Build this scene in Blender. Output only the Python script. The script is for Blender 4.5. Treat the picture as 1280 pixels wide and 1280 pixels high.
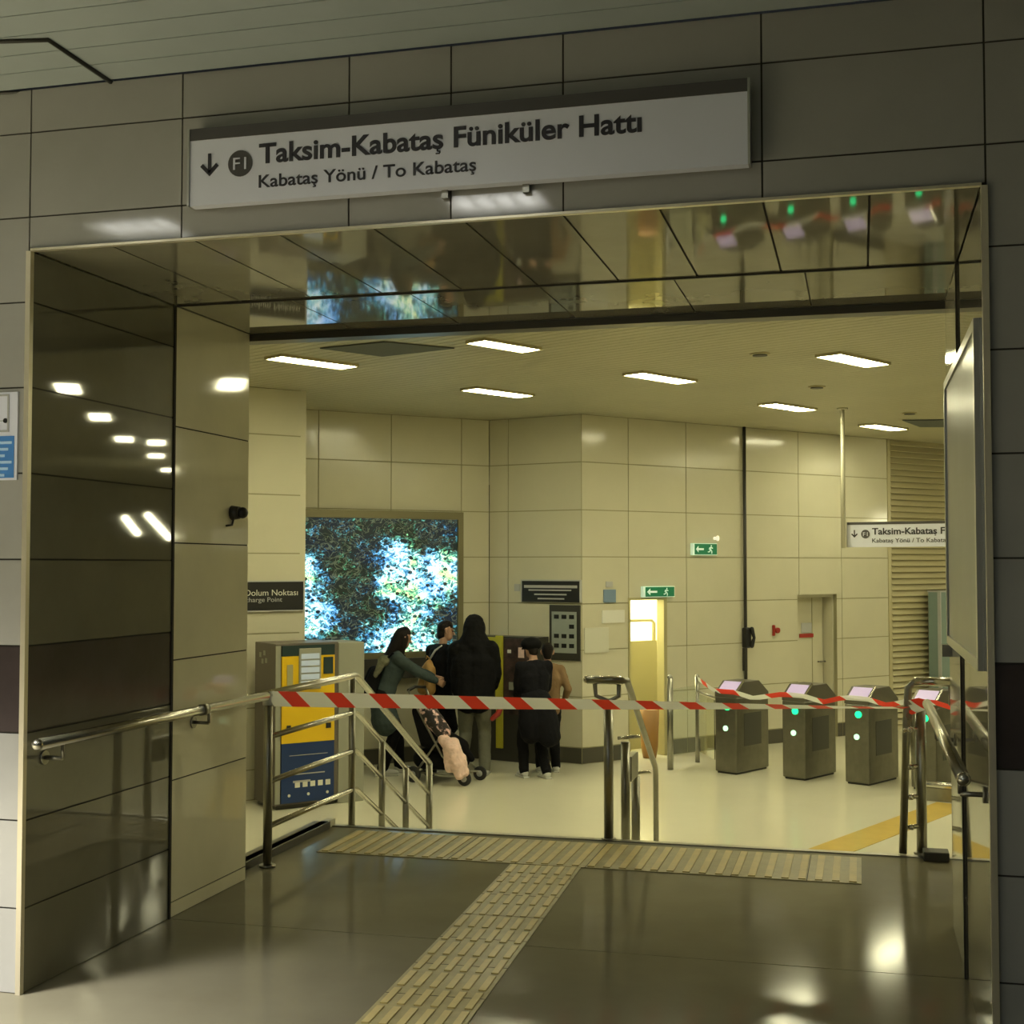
import bpy, bmesh, math, random
from mathutils import Vector, Matrix
from math import sin, cos, radians, atan, pi, sqrt, tan

sc = bpy.context.scene
for o in list(bpy.data.objects):
    bpy.data.objects.remove(o)
COL = sc.collection
random.seed(7)

# ------------------------------------------------------------------ camera
FPX = 1655.0
EYE = 1.55
YAW = atan(435 / FPX)
PITCH = atan(69 * cos(YAW) / FPX)
FW = Vector((-sin(YAW) * cos(PITCH), cos(YAW) * cos(PITCH), sin(PITCH)))
RT = Vector((cos(YAW), sin(YAW), 0))
UP = RT.cross(FW)
cam_d = bpy.data.cameras.new('camera')
cam_d.sensor_width = 36
cam_d.lens = FPX / 1280 * 36
cam_d.clip_start = 0.05
cam = bpy.data.objects.new('camera', cam_d)
COL.objects.link(cam)
m3 = Matrix((RT, UP, -FW)).transposed()
cam.matrix_world = Matrix.Translation((0, 0, EYE)) @ m3.to_4x4()
sc.camera = cam
C0 = Vector((0, 0, EYE))

# ------------------------------------------------------------------ world, exposure
w = bpy.data.worlds.new('world')
sc.world = w
w.use_nodes = True
w.node_tree.nodes['Background'].inputs[0].default_value = (0.55, 0.6, 0.6, 1)
w.node_tree.nodes['Background'].inputs[1].default_value = 0.02
sc.view_settings.view_transform = 'Standard'
sc.view_settings.look = 'None'
sc.view_settings.gamma = 1
sc.view_settings.use_curve_mapping = False
sc.view_settings.exposure = 0.0

CONC_EMIT = 50.0          # concourse ceiling lights
HALL_EMIT = 18.0           # hall troffers by the portal
HALL_COL = (0.93, 1.0, 0.98)
CONC_COL = (1.0, 0.95, 0.59)


def area(name, loc, size, power, col, rot=(0, 0, 0), sy=None, spread=180):
    l = bpy.data.lights.new(name, 'AREA')
    l.shape = 'RECTANGLE'
    l.size = size
    l.size_y = sy or size
    l.energy = power
    l.color = col
    l.spread = radians(spread)
    o = bpy.data.objects.new(name, l)
    o.location = loc
    o.rotation_euler = rot
    COL.objects.link(o)
    return o


# added unseen fill lights for the dim hall, behind and left of the viewer
area('hall_light', (-4.9, 1.9, 3.2), 1.2, 700, (1.0, 0.97, 0.90), sy=1.2, spread=110)
area('hall_light', (-2.0, -2.4, 3.2), 1.2, 48, (0.90, 1.0, 1.02), sy=.6)


def ray(x, y):
    return FW + RT * ((x - 640) / FPX) - UP * ((y - 640) / FPX)


def atz(x, y, z=0.0):
    d = ray(x, y)
    return C0 + d * ((z - EYE) / d.z)


def atY(x, y, Y):
    d = ray(x, y)
    return C0 + d * (Y / d.y)


def atX(x, y, X):
    d = ray(x, y)
    return C0 + d * (X / d.x)


# ------------------------------------------------------------------ materials
def mat(name, col, rough=0.5, metal=0.0, emit=None, estr=0.0, noise=0.0, nscale=4.0, col2=None,
        coat=0.0, bump=0.0, bscale=60, alpha=None, trans=0.0, spec=0.5, rnoise=0.0, stretch=None):
    m = bpy.data.materials.new(name)
    m.use_nodes = True
    nt = m.node_tree
    b = nt.nodes['Principled BSDF']
    b.inputs['Base Color'].default_value = (*col, 1)
    b.inputs['Roughness'].default_value = rough
    b.inputs['Metallic'].default_value = metal
    b.inputs['Coat Weight'].default_value = coat
    b.inputs['Coat Roughness'].default_value = 0.03
    b.inputs['Specular IOR Level'].default_value = spec
    if trans:
        b.inputs['Transmission Weight'].default_value = trans
    if emit:
        b.inputs['Emission Color'].default_value = (*emit, 1)
        b.inputs['Emission Strength'].default_value = estr
    if noise or bump or rnoise:
        tc = nt.nodes.new('ShaderNodeTexCoord')
        mp = nt.nodes.new('ShaderNodeMapping')
        if stretch:
            mp.inputs['Scale'].default_value = stretch
        nt.links.new(tc.outputs['Object'], mp.inputs[0])
    if noise or rnoise:
        n = nt.nodes.new('ShaderNodeTexNoise')
        n.inputs['Scale'].default_value = nscale
        n.inputs['Detail'].default_value = 6
        n.inputs['Roughness'].default_value = 0.6
        nt.links.new(mp.outputs[0], n.inputs[0])
        if noise:
            r = nt.nodes.new('ShaderNodeValToRGB')
            c2 = col2 or tuple(c * (1 - noise) for c in col)
            r.color_ramp.elements[0].position = 0.3
            r.color_ramp.elements[1].position = 0.7
            r.color_ramp.elements[0].color = (*c2, 1)
            r.color_ramp.elements[1].color = (*col, 1)
            nt.links.new(n.outputs[0], r.inputs[0])
            nt.links.new(r.outputs[0], b.inputs['Base Color'])
        if rnoise:
            mr = nt.nodes.new('ShaderNodeMapRange')
            mr.inputs['To Min'].default_value = rough
            mr.inputs['To Max'].default_value = rough + rnoise
            nt.links.new(n.outputs[0], mr.inputs[0])
            nt.links.new(mr.outputs[0], b.inputs['Roughness'])
    if bump:
        n2 = nt.nodes.new('ShaderNodeTexNoise')
        n2.inputs['Scale'].default_value = bscale
        n2.inputs['Detail'].default_value = 4
        nt.links.new(mp.outputs[0], n2.inputs[0])
        bp = nt.nodes.new('ShaderNodeBump')
        bp.inputs['Strength'].default_value = bump
        bp.inputs['Distance'].default_value = 0.01
        nt.links.new(n2.outputs[0], bp.inputs['Height'])
        nt.links.new(bp.outputs[0], b.inputs['Normal'])
    return m


M = dict(
    hall_tile=mat('hall_tile', (0.38, 0.372, 0.345), 0.07, noise=0.14, nscale=2.2, col2=(0.335, 0.328, 0.30), spec=0.4),
    band=mat('band_tile', (0.060, 0.046, 0.044), 0.15, noise=0.3, nscale=5),
    joint=mat('joint', (0.045, 0.04, 0.03), 0.9),
    joint2=mat('joint_concourse', (0.30, 0.28, 0.17), 0.9),
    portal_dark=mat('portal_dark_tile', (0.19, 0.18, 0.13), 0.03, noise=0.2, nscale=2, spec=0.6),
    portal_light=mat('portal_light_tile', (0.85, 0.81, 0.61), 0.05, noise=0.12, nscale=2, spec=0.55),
    soffit=mat('soffit_tile', (0.24, 0.225, 0.16), 0.035, noise=0.2, nscale=2, spec=0.7),
    tile=mat('concourse_tile', (0.60, 0.57, 0.43), 0.14, noise=0.08, nscale=1.2, spec=0.45),
    base=mat('baseboard_stone', (0.07, 0.065, 0.05), 0.3),
    floor=mat('hall_floor_stone', (0.215, 0.200, 0.140), 0.10, noise=0.2, nscale=1.3, col2=(0.175, 0.160, 0.110), spec=0.06),
    floor2=mat('concourse_floor_stone', (0.68, 0.65, 0.50), 0.18, noise=0.06, nscale=0.9),
    ceil=mat('hall_ceiling_metal', (0.42, 0.47, 0.46), 0.45, metal=0.1, noise=0.12, nscale=1.5),
    ceil_gap=mat('ceiling_gap', (0.10, 0.11, 0.10), 0.8),
    ceil2=mat('concourse_ceiling_metal', (0.50, 0.47, 0.33), 0.45, noise=0.1, nscale=1.2),
    ceil2_gap=mat('concourse_ceiling_gap', (0.12, 0.11, 0.07), 0.8),
    steel=mat('brushed_steel', (0.62, 0.60, 0.53), 0.24, metal=1.0, noise=0.15, nscale=20),
    steel_d=mat('dark_steel', (0.34, 0.33, 0.28), 0.32, metal=1.0, noise=0.2, nscale=9),
    trim=mat('corner_trim', (0.66, 0.60, 0.45), 0.3, metal=0.5),
    gate=mat('gate_steel', (0.27, 0.26, 0.215), 0.33, metal=1.0, noise=0.25, nscale=6),
    dark=mat('dark_metal', (0.05, 0.048, 0.04), 0.45, metal=0.3),
    black=mat('black_plastic', (0.012, 0.012, 0.012), 0.4),
    white=mat('sign_white', (0.72, 0.735, 0.84), 0.35),
    signtext=mat('sign_text', (0.028, 0.026, 0.035), 0.5),
    signhead=mat('sign_header', (0.075, 0.07, 0.07), 0.4),
    blue=mat('notice_blue', (0.07, 0.24, 0.62), 0.35),
    ltblue=mat('notice_text_blue', (0.45, 0.68, 0.95), 0.4),
    grey=mat('grey_print', (0.42, 0.42, 0.42), 0.5),
    paper=mat('paper', (0.68, 0.67, 0.60), 0.6),
    green=mat('exit_green', (0.01, 0.16, 0.07), 0.4, emit=(0.02, 0.35, 0.15), estr=0.12),
    exitwhite=mat('exit_white', (0.7, 0.85, 0.75), 0.4, emit=(0.6, 0.9, 0.7), estr=0.3),
    tactile=mat('tactile_yellow', (0.56, 0.44, 0.16), 0.4, noise=0.3, nscale=9, col2=(0.42, 0.34, 0.13)),
    tactile_d=mat('tactile_worn', (0.34, 0.285, 0.12), 0.4, noise=0.3, nscale=12),
    yfloor=mat('yellow_guide_line', (0.62, 0.44, 0.10), 0.25, noise=0.12, nscale=6),
    red=mat('tape_red', (0.85, 0.07, 0.04), 0.35),
    tapew=mat('tape_white', (0.92, 0.92, 0.86), 0.35),
    vend=mat('machine_brown_grey', (0.125, 0.105, 0.085), 0.4),
    vendg=mat('machine_grey', (0.30, 0.30, 0.24), 0.4),
    yellow=mat('machine_yellow', (0.78, 0.50, 0.01), 0.35),
    navy=mat('machine_navy', (0.010, 0.035, 0.13), 0.3),
    screen=mat('machine_screen', (0.3, 0.34, 0.36), 0.2, emit=(0.55, 0.62, 0.6), estr=0.35),
    screen_d=mat('machine_dark_glass', (0.03, 0.05, 0.05), 0.15),
    louver=mat('louver_metal', (0.47, 0.42, 0.25), 0.4),
    teal=mat('teal_panel', (0.20, 0.27, 0.25), 0.4),
    glass=mat('clear_glass', (0.95, 1.0, 0.97), 0.02, trans=1.0),
    poster=mat('poster_glass', (0.22, 0.24, 0.25), 0.28, noise=0.35, nscale=1.5, spec=0.6),
    frame=mat('aluminium_frame', (0.45, 0.45, 0.42), 0.28, metal=0.8),
    lamp=mat('lamp_diffuser', (0.9, 0.9, 0.8), 0.5, emit=CONC_COL, estr=CONC_EMIT),
    hall_light=mat('hall_lamp_diffuser', (0.9, 0.9, 0.9), 0.5, emit=(1.0, 0.99, 0.93), estr=HALL_EMIT),
    gled=mat('green_led', (0.0, 0.3, 0.15), 0.4, emit=(0.01, 0.75, 0.22), estr=2.6),
    wled=mat('pale_green_led', (0.4, 0.7, 0.5), 0.4, emit=(0.55, 1.0, 0.62), estr=1.3),
    gatescr=mat('gate_screen', (0.5, 0.4, 0.6), 0.3, emit=(0.75, 0.62, 0.95), estr=0.30),
    redp=mat('red_plastic', (0.35, 0.03, 0.02), 0.4),
    room=mat('side_room_wall', (0.80, 0.77, 0.50), 0.6),
    tan=mat('tan_panel', (0.38, 0.345, 0.18), 0.4),
    orange=mat('orange_wood', (0.34, 0.17, 0.04), 0.5),
    skin=mat('skin', (0.42, 0.24, 0.16), 0.55, noise=0.1, nscale=30),
    hair=mat('dark_hair', (0.012, 0.009, 0.008), 0.5, spec=0.12, bump=0.4, bscale=120),
    blackcloth=mat('black_cloth', (0.006, 0.006, 0.007), 0.85, spec=0.12, bump=0.5, bscale=40),
    navycloth=mat('navy_cloth', (0.008, 0.008, 0.011), 0.85, spec=0.12, bump=0.5, bscale=40),
    tealcloth=mat('grey_teal_cloth', (0.05, 0.068, 0.066), 0.85, spec=0.12, bump=0.5, bscale=40),
    greycloth=mat('grey_trouser_cloth', (0.15, 0.15, 0.115), 0.85, spec=0.12, bump=0.5, bscale=40),
    tancloth=mat('tan_leather', (0.42, 0.24, 0.07), 0.6, bump=0.4, bscale=50),
    browncloth=mat('brown_cloth', (0.20, 0.12, 0.055), 0.8, bump=0.4, bscale=50),
    olive=mat('olive_scarf', (0.17, 0.165, 0.10), 0.9, noise=0.5, nscale=25, bump=0.6, bscale=60),
    pink=mat('pink_blanket', (0.88, 0.62, 0.55), 0.9, noise=0.25, nscale=14, bump=0.7, bscale=45),
    shoe=mat('white_shoe', (0.50, 0.50, 0.46), 0.6),
    rubber=mat('rubber', (0.02, 0.02, 0.02), 0.7),
    floral=mat('floral_cloth', (0.75, 0.5, 0.48), 0.8, noise=0.9, nscale=14, col2=(0.02, 0.015, 0.015)),
)


for nd_ in M['floral'].node_tree.nodes:
    if nd_.type == 'VALTORGB':
        nd_.color_ramp.elements[0].position = .53
        nd_.color_ramp.elements[1].position = .60
for nm_ in ('red', 'tapew'):       # thin plastic film lets light through
    nt_ = M[nm_].node_tree
    tr_ = nt_.nodes.new('ShaderNodeBsdfTranslucent')
    tr_.inputs[0].default_value = nt_.nodes['Principled BSDF'].inputs['Base Color'].default_value
    mx_ = nt_.nodes.new('ShaderNodeMixShader')
    mx_.inputs[0].default_value = .5
    nt_.links.new(nt_.nodes['Principled BSDF'].outputs[0], mx_.inputs[1])
    nt_.links.new(tr_.outputs[0], mx_.inputs[2])
    nt_.links.new(mx_.outputs[0], nt_.nodes['Material Output'].inputs[0])


# ------------------------------------------------------------------ mesh helpers
def box(bm, c, s, rz=0.0, mi=0, top=(1, 1)):
    """box centred at c with size s, top face scaled by top"""
    v = []
    for dz in (-.5, .5):
        k = (1, 1) if dz < 0 else top
        for dx, dy in ((-.5, -.5), (.5, -.5), (.5, .5), (-.5, .5)):
            x, y = dx * s[0] * k[0], dy * s[1] * k[1]
            v.append(bm.verts.new((c[0] + x * cos(rz) - y * sin(rz), c[1] + x * sin(rz) + y * cos(rz), c[2] + dz * s[2])))
    for f in ((3, 2, 1, 0), (4, 5, 6, 7), (0, 1, 5, 4), (1, 2, 6, 5), (2, 3, 7, 6), (3, 0, 4, 7)):
        bm.faces.new([v[i] for i in f]).material_index = mi


def obox(bm, O, u, v, n, u0, u1, v0, v1, n0, n1, mi=0, jit=0.0):
    """box in an oriented frame O + u*a + v*b + n*c"""
    P = []
    ga, gb = random.uniform(-jit, jit) / 2, random.uniform(-jit, jit) / 2
    j = [-ga - gb, ga - gb, ga + gb, -ga + gb]      # a slight tilt, tile stays flat
    for k, c in enumerate((n0, n1)):
        for i, (a, b) in enumerate(((u0, v0), (u1, v0), (u1, v1), (u0, v1))):
            cc = c + (j[i] if k else 0)
            P.append(bm.verts.new(O + u * a + v * b + n * cc))
    fl = u.cross(v).dot(n) > 0
    for f in ((3, 2, 1, 0), (4, 5, 6, 7), (0, 1, 5, 4), (1, 2, 6, 5), (2, 3, 7, 6), (3, 0, 4, 7)):
        f = f if fl else f[::-1]
        bm.faces.new([P[i] for i in f]).material_index = mi


def tube(bm, pts, rad, seg=14, mi=0, cap=True, round_end=False):
    pts = [Vector(p) for p in pts]
    n = len(pts)
    if not isinstance(rad, (list, tuple)):
        rad = [rad] * n
    rad = list(rad)
    if round_end:
        a, b = pts[0], pts[-1]
        d0 = (pts[0] - pts[1]).normalized()
        d1 = (pts[-1] - pts[-2]).normalized()
        pre = [(a + d0 * rad[0] * sin(radians(t)), rad[0] * cos(radians(t))) for t in (82, 55, 28)]
        post = [(b + d1 * rad[-1] * sin(radians(t)), rad[-1] * cos(radians(t))) for t in (28, 55, 82)]
        pts = [p for p, _ in pre] + pts + [p for p, _ in post]
        rad = [r for _, r in pre] + rad + [r for _, r in post]
        n = len(pts)
    rings = []
    prev = None
    for i in range(n):
        t = (pts[min(i + 1, n - 1)] - pts[max(i - 1, 0)]).normalized()
        if prev is None:
            ref = Vector((0, 0, 1)) if abs(t.z) < .9 else Vector((1, 0, 0))
            x = t.cross(ref).normalized()
        else:
            x = (prev - t * prev.dot(t)).normalized()
        prev = x
        y = t.cross(x)
        rings.append([bm.verts.new(pts[i] + (x * cos(2 * pi * k / seg) + y * sin(2 * pi * k / seg)) * rad[i]) for k in range(seg)])
    for a, b in zip(rings, rings[1:]):
        for k in range(seg):
            f = bm.faces.new((a[k], a[(k + 1) % seg], b[(k + 1) % seg], b[k]))
            f.smooth = True
            f.material_index = mi
    if cap:
        bm.faces.new(rings[0][::-1]).material_index = mi
        bm.faces.new(rings[-1]).material_index = mi


def ball(bm, c, r, s=(1, 1, 1), mi=0, seg=16):
    ret = bmesh.ops.create_uvsphere(bm, u_segments=seg, v_segments=max(8, seg // 2), radius=r,
                                    matrix=Matrix.Translation(c) @ Matrix.Diagonal((*s, 1)))
    for v in ret['verts']:
        for f in v.link_faces:
            f.smooth = True
            f.material_index = mi


def disc(bm, c, n, r, th, seg=28, mi=0):
    n = Vector(n).normalized()
    tube(bm, [Vector(c), Vector(c) + n * th], r, seg=seg, mi=mi)


def prism(bm, poly, n, th, mi=0):
    """closed polygon (list of Vectors) pushed along n by th"""
    n = Vector(n).normalized() * th
    a = [bm.verts.new(p) for p in poly]
    b = [bm.verts.new(Vector(p) + n) for p in poly]
    bm.faces.new(a).material_index = mi
    bm.faces.new(b[::-1]).material_index = mi
    k = len(poly)
    for i in range(k):
        bm.faces.new((a[i], b[i], b[(i + 1) % k], a[(i + 1) % k])).material_index = mi


def BM():
    return bmesh.new()


def obj(name, bm, mats, parent=None, bevel=0.0, fix=True):
    if fix:
        bmesh.ops.recalc_face_normals(bm, faces=bm.faces)
    me = bpy.data.meshes.new(name)
    bm.to_mesh(me)
    bm.free()
    for mm in (mats if isinstance(mats, (list, tuple)) else [mats]):
        me.materials.append(M[mm] if isinstance(mm, str) else mm)
    o = bpy.data.objects.new(name, me)
    COL.objects.link(o)
    if parent is not None:
        setpar(o, parent)
    if bevel:
        b = o.modifiers.new('bevel', 'BEVEL')
        b.width = bevel
        b.segments = 2
        b.limit_method = 'ANGLE'
    return o


def setpar(o, parent):
    o.parent = parent
    if parent.type == 'EMPTY':
        o.matrix_parent_inverse = (Matrix.Translation(parent.location) @ parent.rotation_euler.to_matrix().to_4x4()).inverted()


def tag(o, label, cat, group=None, kind=None):
    o['label'] = label
    o['category'] = cat
    if group:
        o['group'] = group
    if kind:
        o['kind'] = kind
    return o


def thing(name, label, cat, loc=(0, 0, 0), group=None):
    o = bpy.data.objects.new(name, None)
    o.empty_display_size = 0.1
    COL.objects.link(o)
    o.location = loc
    return tag(o, label, cat, group)


def struct(name, bm, mats, **k):
    o = obj(name, bm, mats, **k)
    o['kind'] = 'structure'
    return o


def dup(root, loc=None, rz=None, label=None):
    r = root.copy()
    COL.objects.link(r)
    if loc is not None:
        r.location = loc
    if rz is not None:
        r.rotation_euler = (0, 0, rz)
    if label:
        r['label'] = label
    for ch in list(root.children):
        c = ch.copy()
        COL.objects.link(c)
        c.parent = r
        for g in list(ch.children):
            d = g.copy()
            COL.objects.link(d)
            d.parent = c
    return r


def sub_rects(rect, holes):
    out = [rect]
    for h in holes:
        nxt = []
        for (a0, a1, b0, b1) in out:
            if h[1] <= a0 or h[0] >= a1 or h[3] <= b0 or h[2] >= b1:
                nxt.append((a0, a1, b0, b1))
                continue
            if h[2] > b0: nxt.append((a0, a1, b0, h[2]))
            if h[3] < b1: nxt.append((a0, a1, h[3], b1))
            bb0, bb1 = max(b0, h[2]), min(b1, h[3])
            if h[0] > a0: nxt.append((a0, h[0], bb0, bb1))
            if h[1] < a1: nxt.append((h[1], a1, bb0, bb1))
        out = nxt
    return out


def tiled(bm, O, u, v, n, ucuts, vcuts, holes=(), gap=0.006, th=0.012, back=0.06, matfn=None, jit=0.0005):
    """tiles laid on a dark backing; n points to the viewer's side, tile face at n=0"""
    O, u, v, n = Vector(O), Vector(u), Vector(v), Vector(n)
    for r in sub_rects((ucuts[0], ucuts[-1], vcuts[0], vcuts[-1]), holes):
        if r[1] - r[0] > 1e-4 and r[3] - r[2] > 1e-4:
            obox(bm, O, u, v, n, *r, -back, -th * .5, mi=0)
    for a0, a1 in zip(ucuts, ucuts[1:]):
        for b0, b1 in zip(vcuts, vcuts[1:]):
            g = gap / 2
            for r in sub_rects((a0 + g, a1 - g, b0 + g, b1 - g), holes):
                if r[1] - r[0] > 0.004 and r[3] - r[2] > 0.004:
                    obox(bm, O, u, v, n, *r, -th, 0, mi=(matfn(a0, a1, b0, b1) if matfn else 1), jit=jit)


X_, Y_, Z_ = Vector((1, 0, 0)), Vector((0, 1, 0)), Vector((0, 0, 1))
PX0, PX1, PZ = -2.95, 0.37, 2.71        # the portal opening
PY0, PYM, PY1 = 4.244, 5.30, 6.05
HC = 3.32                               # ceiling height of hall and concourse
LOW = -0.75                             # concourse floor
TOPY = 7.45                             # top step edge

# ------------------------------------------------------------------ hall shell
bm = BM()
box(bm, ((-8 + 6) / 2, (-4.5 + PYM) / 2, -0.06), (14, 4.5 + PYM - .004, 0.12))
struct('floor', bm, 'floor')
bm = BM()
box(bm, ((-3.10 + 0.62) / 2, (PYM + TOPY) / 2 + .002, -0.06), (3.72, TOPY - PYM - .004, 0.12))
struct('floor_landing', bm, 'floor')
bm = BM()
box(bm, (-1.3, PYM, -0.066), (3.6, 0.02, 0.12))
struct('trim_floor_joint', bm, 'joint')

# front wall with portal
mod = [0.3168 * i - 0.012 for i in range(1, 11)]
zc = [0] + mod + [HC]
uc = [-8.0, -7.46, -6.81, -6.16, -5.51, -4.9, -4.26, -3.62, -2.963, -2.34, -1.70, -1.33, -0.94, -0.29, 0.383, 1.02, 1.67, 2.32, 2.97, 3.62, 4.27, 4.92, 6.0]
bm = BM()
tiled(bm, (0, PY0, 0), X_, Z_, -Y_, uc, zc, holes=[(PX0 - .013, PX1 + .013, 0, PZ + .013)], gap=0.006,
      matfn=lambda a0, a1, b0, b1: 2 if abs(b0 - mod[2]) < .01 else 1, jit=0.0012)
struct('wall_front', bm, ['joint', 'hall_tile', 'band'])

# left reveal, near dark panel then lighter panel
bm = BM()
tiled(bm, (PX0, 0, 0), Y_, Z_, X_, [PY0 + .005, PYM - .006], [0] + mod[:8] + [PZ], gap=0.006,
      matfn=lambda a0, a1, b0, b1: 2 if abs(b0 - mod[2]) < .01 else 1, jit=0.0)
tiled(bm, (PX0, 0, 0), Y_, Z_, X_, [PYM + .008, PY1], [0, .066, .60, 1.13, 1.65, 2.17, PZ], gap=0.006,
      matfn=lambda *a: 3, jit=0.0)
struct('wall_portal_left', bm, ['joint', 'portal_dark', 'band', 'portal_light'])
bm = BM()
tiled(bm, (PX1, 0, 0), Y_, Z_, -X_, [PY0 + .005, PYM - .006], [0, mod[0], PZ], gap=0.006, matfn=lambda *a: 1, jit=0.0)
tiled(bm, (PX1, 0, 0), Y_, Z_, -X_, [PYM + .008, PY1], [0, PZ], gap=0.006, matfn=lambda *a: 2, jit=0.0)
struct('wall_portal_right', bm, ['joint', 'portal_dark', 'portal_light'])
bm = BM()
sx = [PX0 + .0] + [PX0 + .02 + i * .33 for i in range(1, 10)] + [PX1]
sx = [PX0, -2.62, -2.29, -1.96, -1.61, -1.28, -.94, -.62, -.29, .04, PX1]
tiled(bm, (0, 0, PZ), X_, Y_, -Z_, sx, [PY0 + .005, PYM - .006], gap=0.008, jit=0.0004)
tiled(bm, (0, 0, PZ), X_, Y_, -Z_, [PX0, -2.4, -1.85, -1.28, -.72, -.2, PX1], [PYM + .008, PY1], gap=0.006,
      matfn=lambda *a: 1, jit=0.0004)
struct('ceiling_portal', bm, ['joint', 'soffit'])
# metal corner trims
bm = BM()
box(bm, (PX0 - .008, PY0 - .002, PZ / 2), (0.02, 0.022, PZ))
struct('trim_1', bm, 'trim')
bm = BM()
box(bm, (PX1 + .008, PY0 - .002, PZ / 2), (0.02, 0.022, PZ))
struct('trim_2', bm, 'trim')
bm = BM()
box(bm, ((PX0 + PX1) / 2, PY0 - .002, PZ + .004), (PX1 - PX0, 0.022, 0.009))
struct('trim_3', bm, 'trim')
bm = BM()
box(bm, (PX0 + .003, PYM, PZ / 2), (0.006, 0.014, PZ)); struct('trim_4', bm, 'joint')
bm = BM()
box(bm, (PX1 - .004, PYM, PZ / 2), (0.008, 0.014, PZ)); struct('trim_5', bm, 'joint')
bm = BM()
box(bm, ((PX0 + PX1) / 2, PYM, PZ - .003), (PX1 - PX0 - .02, 0.014, 0.006)); struct('trim_6', bm, 'joint')
# solid behind the portal jambs (back of the wall seen from the concourse)
bm = BM()
box(bm, ((-12 + PX0 - .065) / 2, (PY0 + .07 + PY1) / 2, (LOW + HC) / 2), (12 + PX0 - .065, PY1 - PY0 - .07, HC - LOW - .01))
box(bm, ((PX1 + .065 + 11) / 2, (PY0 + .07 + PY1) / 2, (LOW + HC) / 2), (11 - PX1 - .065, PY1 - PY0 - .07, HC - LOW - .01))
box(bm, ((PX0 + PX1) / 2, (PY0 + .07 + PY1) / 2, (PZ + .065 + HC) / 2), (PX1 - PX0 + .12, PY1 - PY0 - .07, HC - PZ - .075))
struct('wall_back', bm, 'tile')
# shutter guide rail at the inner end of the soffit
bm = BM()
box(bm, ((PX0 + PX1) / 2, PY1 + .06, PZ - .018), (PX1 - PX0 + .6, 0.10, 0.036))
box(bm, ((PX0 + PX1) / 2, PY1 + .055, PZ + .02), (PX1 - PX0 + .6, 0.11, 0.04), mi=1)
struct('trim_shutter_guide', bm, ['base', 'steel_d'])

# hall ceiling: metal strips and a framed hatch
bm = BM()
box(bm, (-1, (-4.5 + PY0) / 2, HC + .05), (14, 4.5 + PY0, 0.06), mi=0)
y = PY0 - .01
while y > -4.4:
    x0 = -8
    box(bm, (-1, y - .0725, HC + .01), (14, 0.139, 0.02), mi=1)
    y -= 0.145
struct('ceiling', bm, ['ceil_gap', 'ceil'])
bm = BM()
pa, pb, pc = atz(0, 50, HC), atz(60, 48, HC), atz(152, 110, HC)
for q in (pa, pb, pc): q.z = HC - .004
tube(bm, [pa + (pa - pb) * 3, pb, pc], 0.009, seg=6)
d = (pc - pb)
tube(bm, [pc, pc + (pa - pb) * 5], 0.006, seg=6)
tag(obj('ceiling_hatch_frame', bm, 'dark'), 'thin dark frame of an access hatch in the grey hall ceiling', 'hatch frame')

# hall troffers whose reflections show in the wall above the opening
def troffer(label, x, yy):
    t = thing('ceiling_light', label, 'ceiling light', (x, yy, HC), 'louvred lights of the hall ceiling')
    b = BM()
    for sx_, sy_, cx, cy in ((.5, .015, 0, .17), (.5, .015, 0, -.17), (.015, .34, .25, 0), (.015, .34, -.25, 0)):
        box(b, (x + cx, yy + cy, HC - .02), (sx_, sy_, .04))
    obj('frame', b, 'frame', t)
    b = BM()
    box(b, (x, yy, HC - .006), (.48, .33, .01))
    obj('diffuser', b, 'hall_light', t)
    b = BM()
    for i in range(5):
        box(b, (x - .2 + i * .1, yy, HC - .022), (.006, .32, .03))
    obj('louver', b, 'frame', t)


for i, x in enumerate((-1.68, -3.6, -5.5)):
    troffer(('louvred light in the hall ceiling mirrored in the tiles under the large sign',
             'louvred light in the hall ceiling mirrored in the tiles left of the large sign',
             'louvred light in the hall ceiling over the left wall strip')[i], x, 2.38)
# other walls of the hall, behind and beside the viewer
bm = BM(); box(bm, (-8.05, -.1, HC / 2), (.1, 8.7, HC)); struct('wall_left', bm, 'hall_tile')
bm = BM(); box(bm, (6.05, -.1, HC / 2), (.1, 8.7, HC)); struct('wall_right', bm, 'hall_tile')
bm = BM(); box(bm, (-1, -4.55, HC / 2), (14, .1, HC)); struct('wall_rear', bm, 'hall_tile')

# ------------------------------------------------------------------ steps down to the concourse
bm = BM()
for i in range(1, 5):
    z1 = -0.15 * i
    box(bm, (-1.24, TOPY + .29 * (i - .5), (z1 + LOW) / 2 - .001), (3.72, .29, z1 - LOW))
box(bm, (-1.24, TOPY - .05, (LOW - .122) / 2), (3.72, .10, -LOW - .122))
struct('floor_steps', bm, 'floor2')
bm = BM()
box(bm, (-1.24, TOPY - .025, .003), (3.72, .05, .006))
struct('trim_step_nosing', bm, 'steel_d')
bm = BM()
box(bm, (-3.075, (PY1 + TOPY) / 2 + .0, -0.32), (.05, TOPY - PY1, 0.72))
box(bm, (-3.09, (PY1 + TOPY) / 2 - .05, 0.02), (.10, TOPY - PY1 - .1, 0.04), mi=1)
struct('trim_landing_kerb', bm, ['tile', 'base'])

# ------------------------------------------------------------------ concourse shell
KS = 0.927
G0 = Vector((-3.385, 16.32, 0)) * KS
AD = radians(49.3)
DU = Vector((cos(AD), sin(AD), 0))
DN = Vector((sin(AD), -cos(AD), 0))


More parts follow.
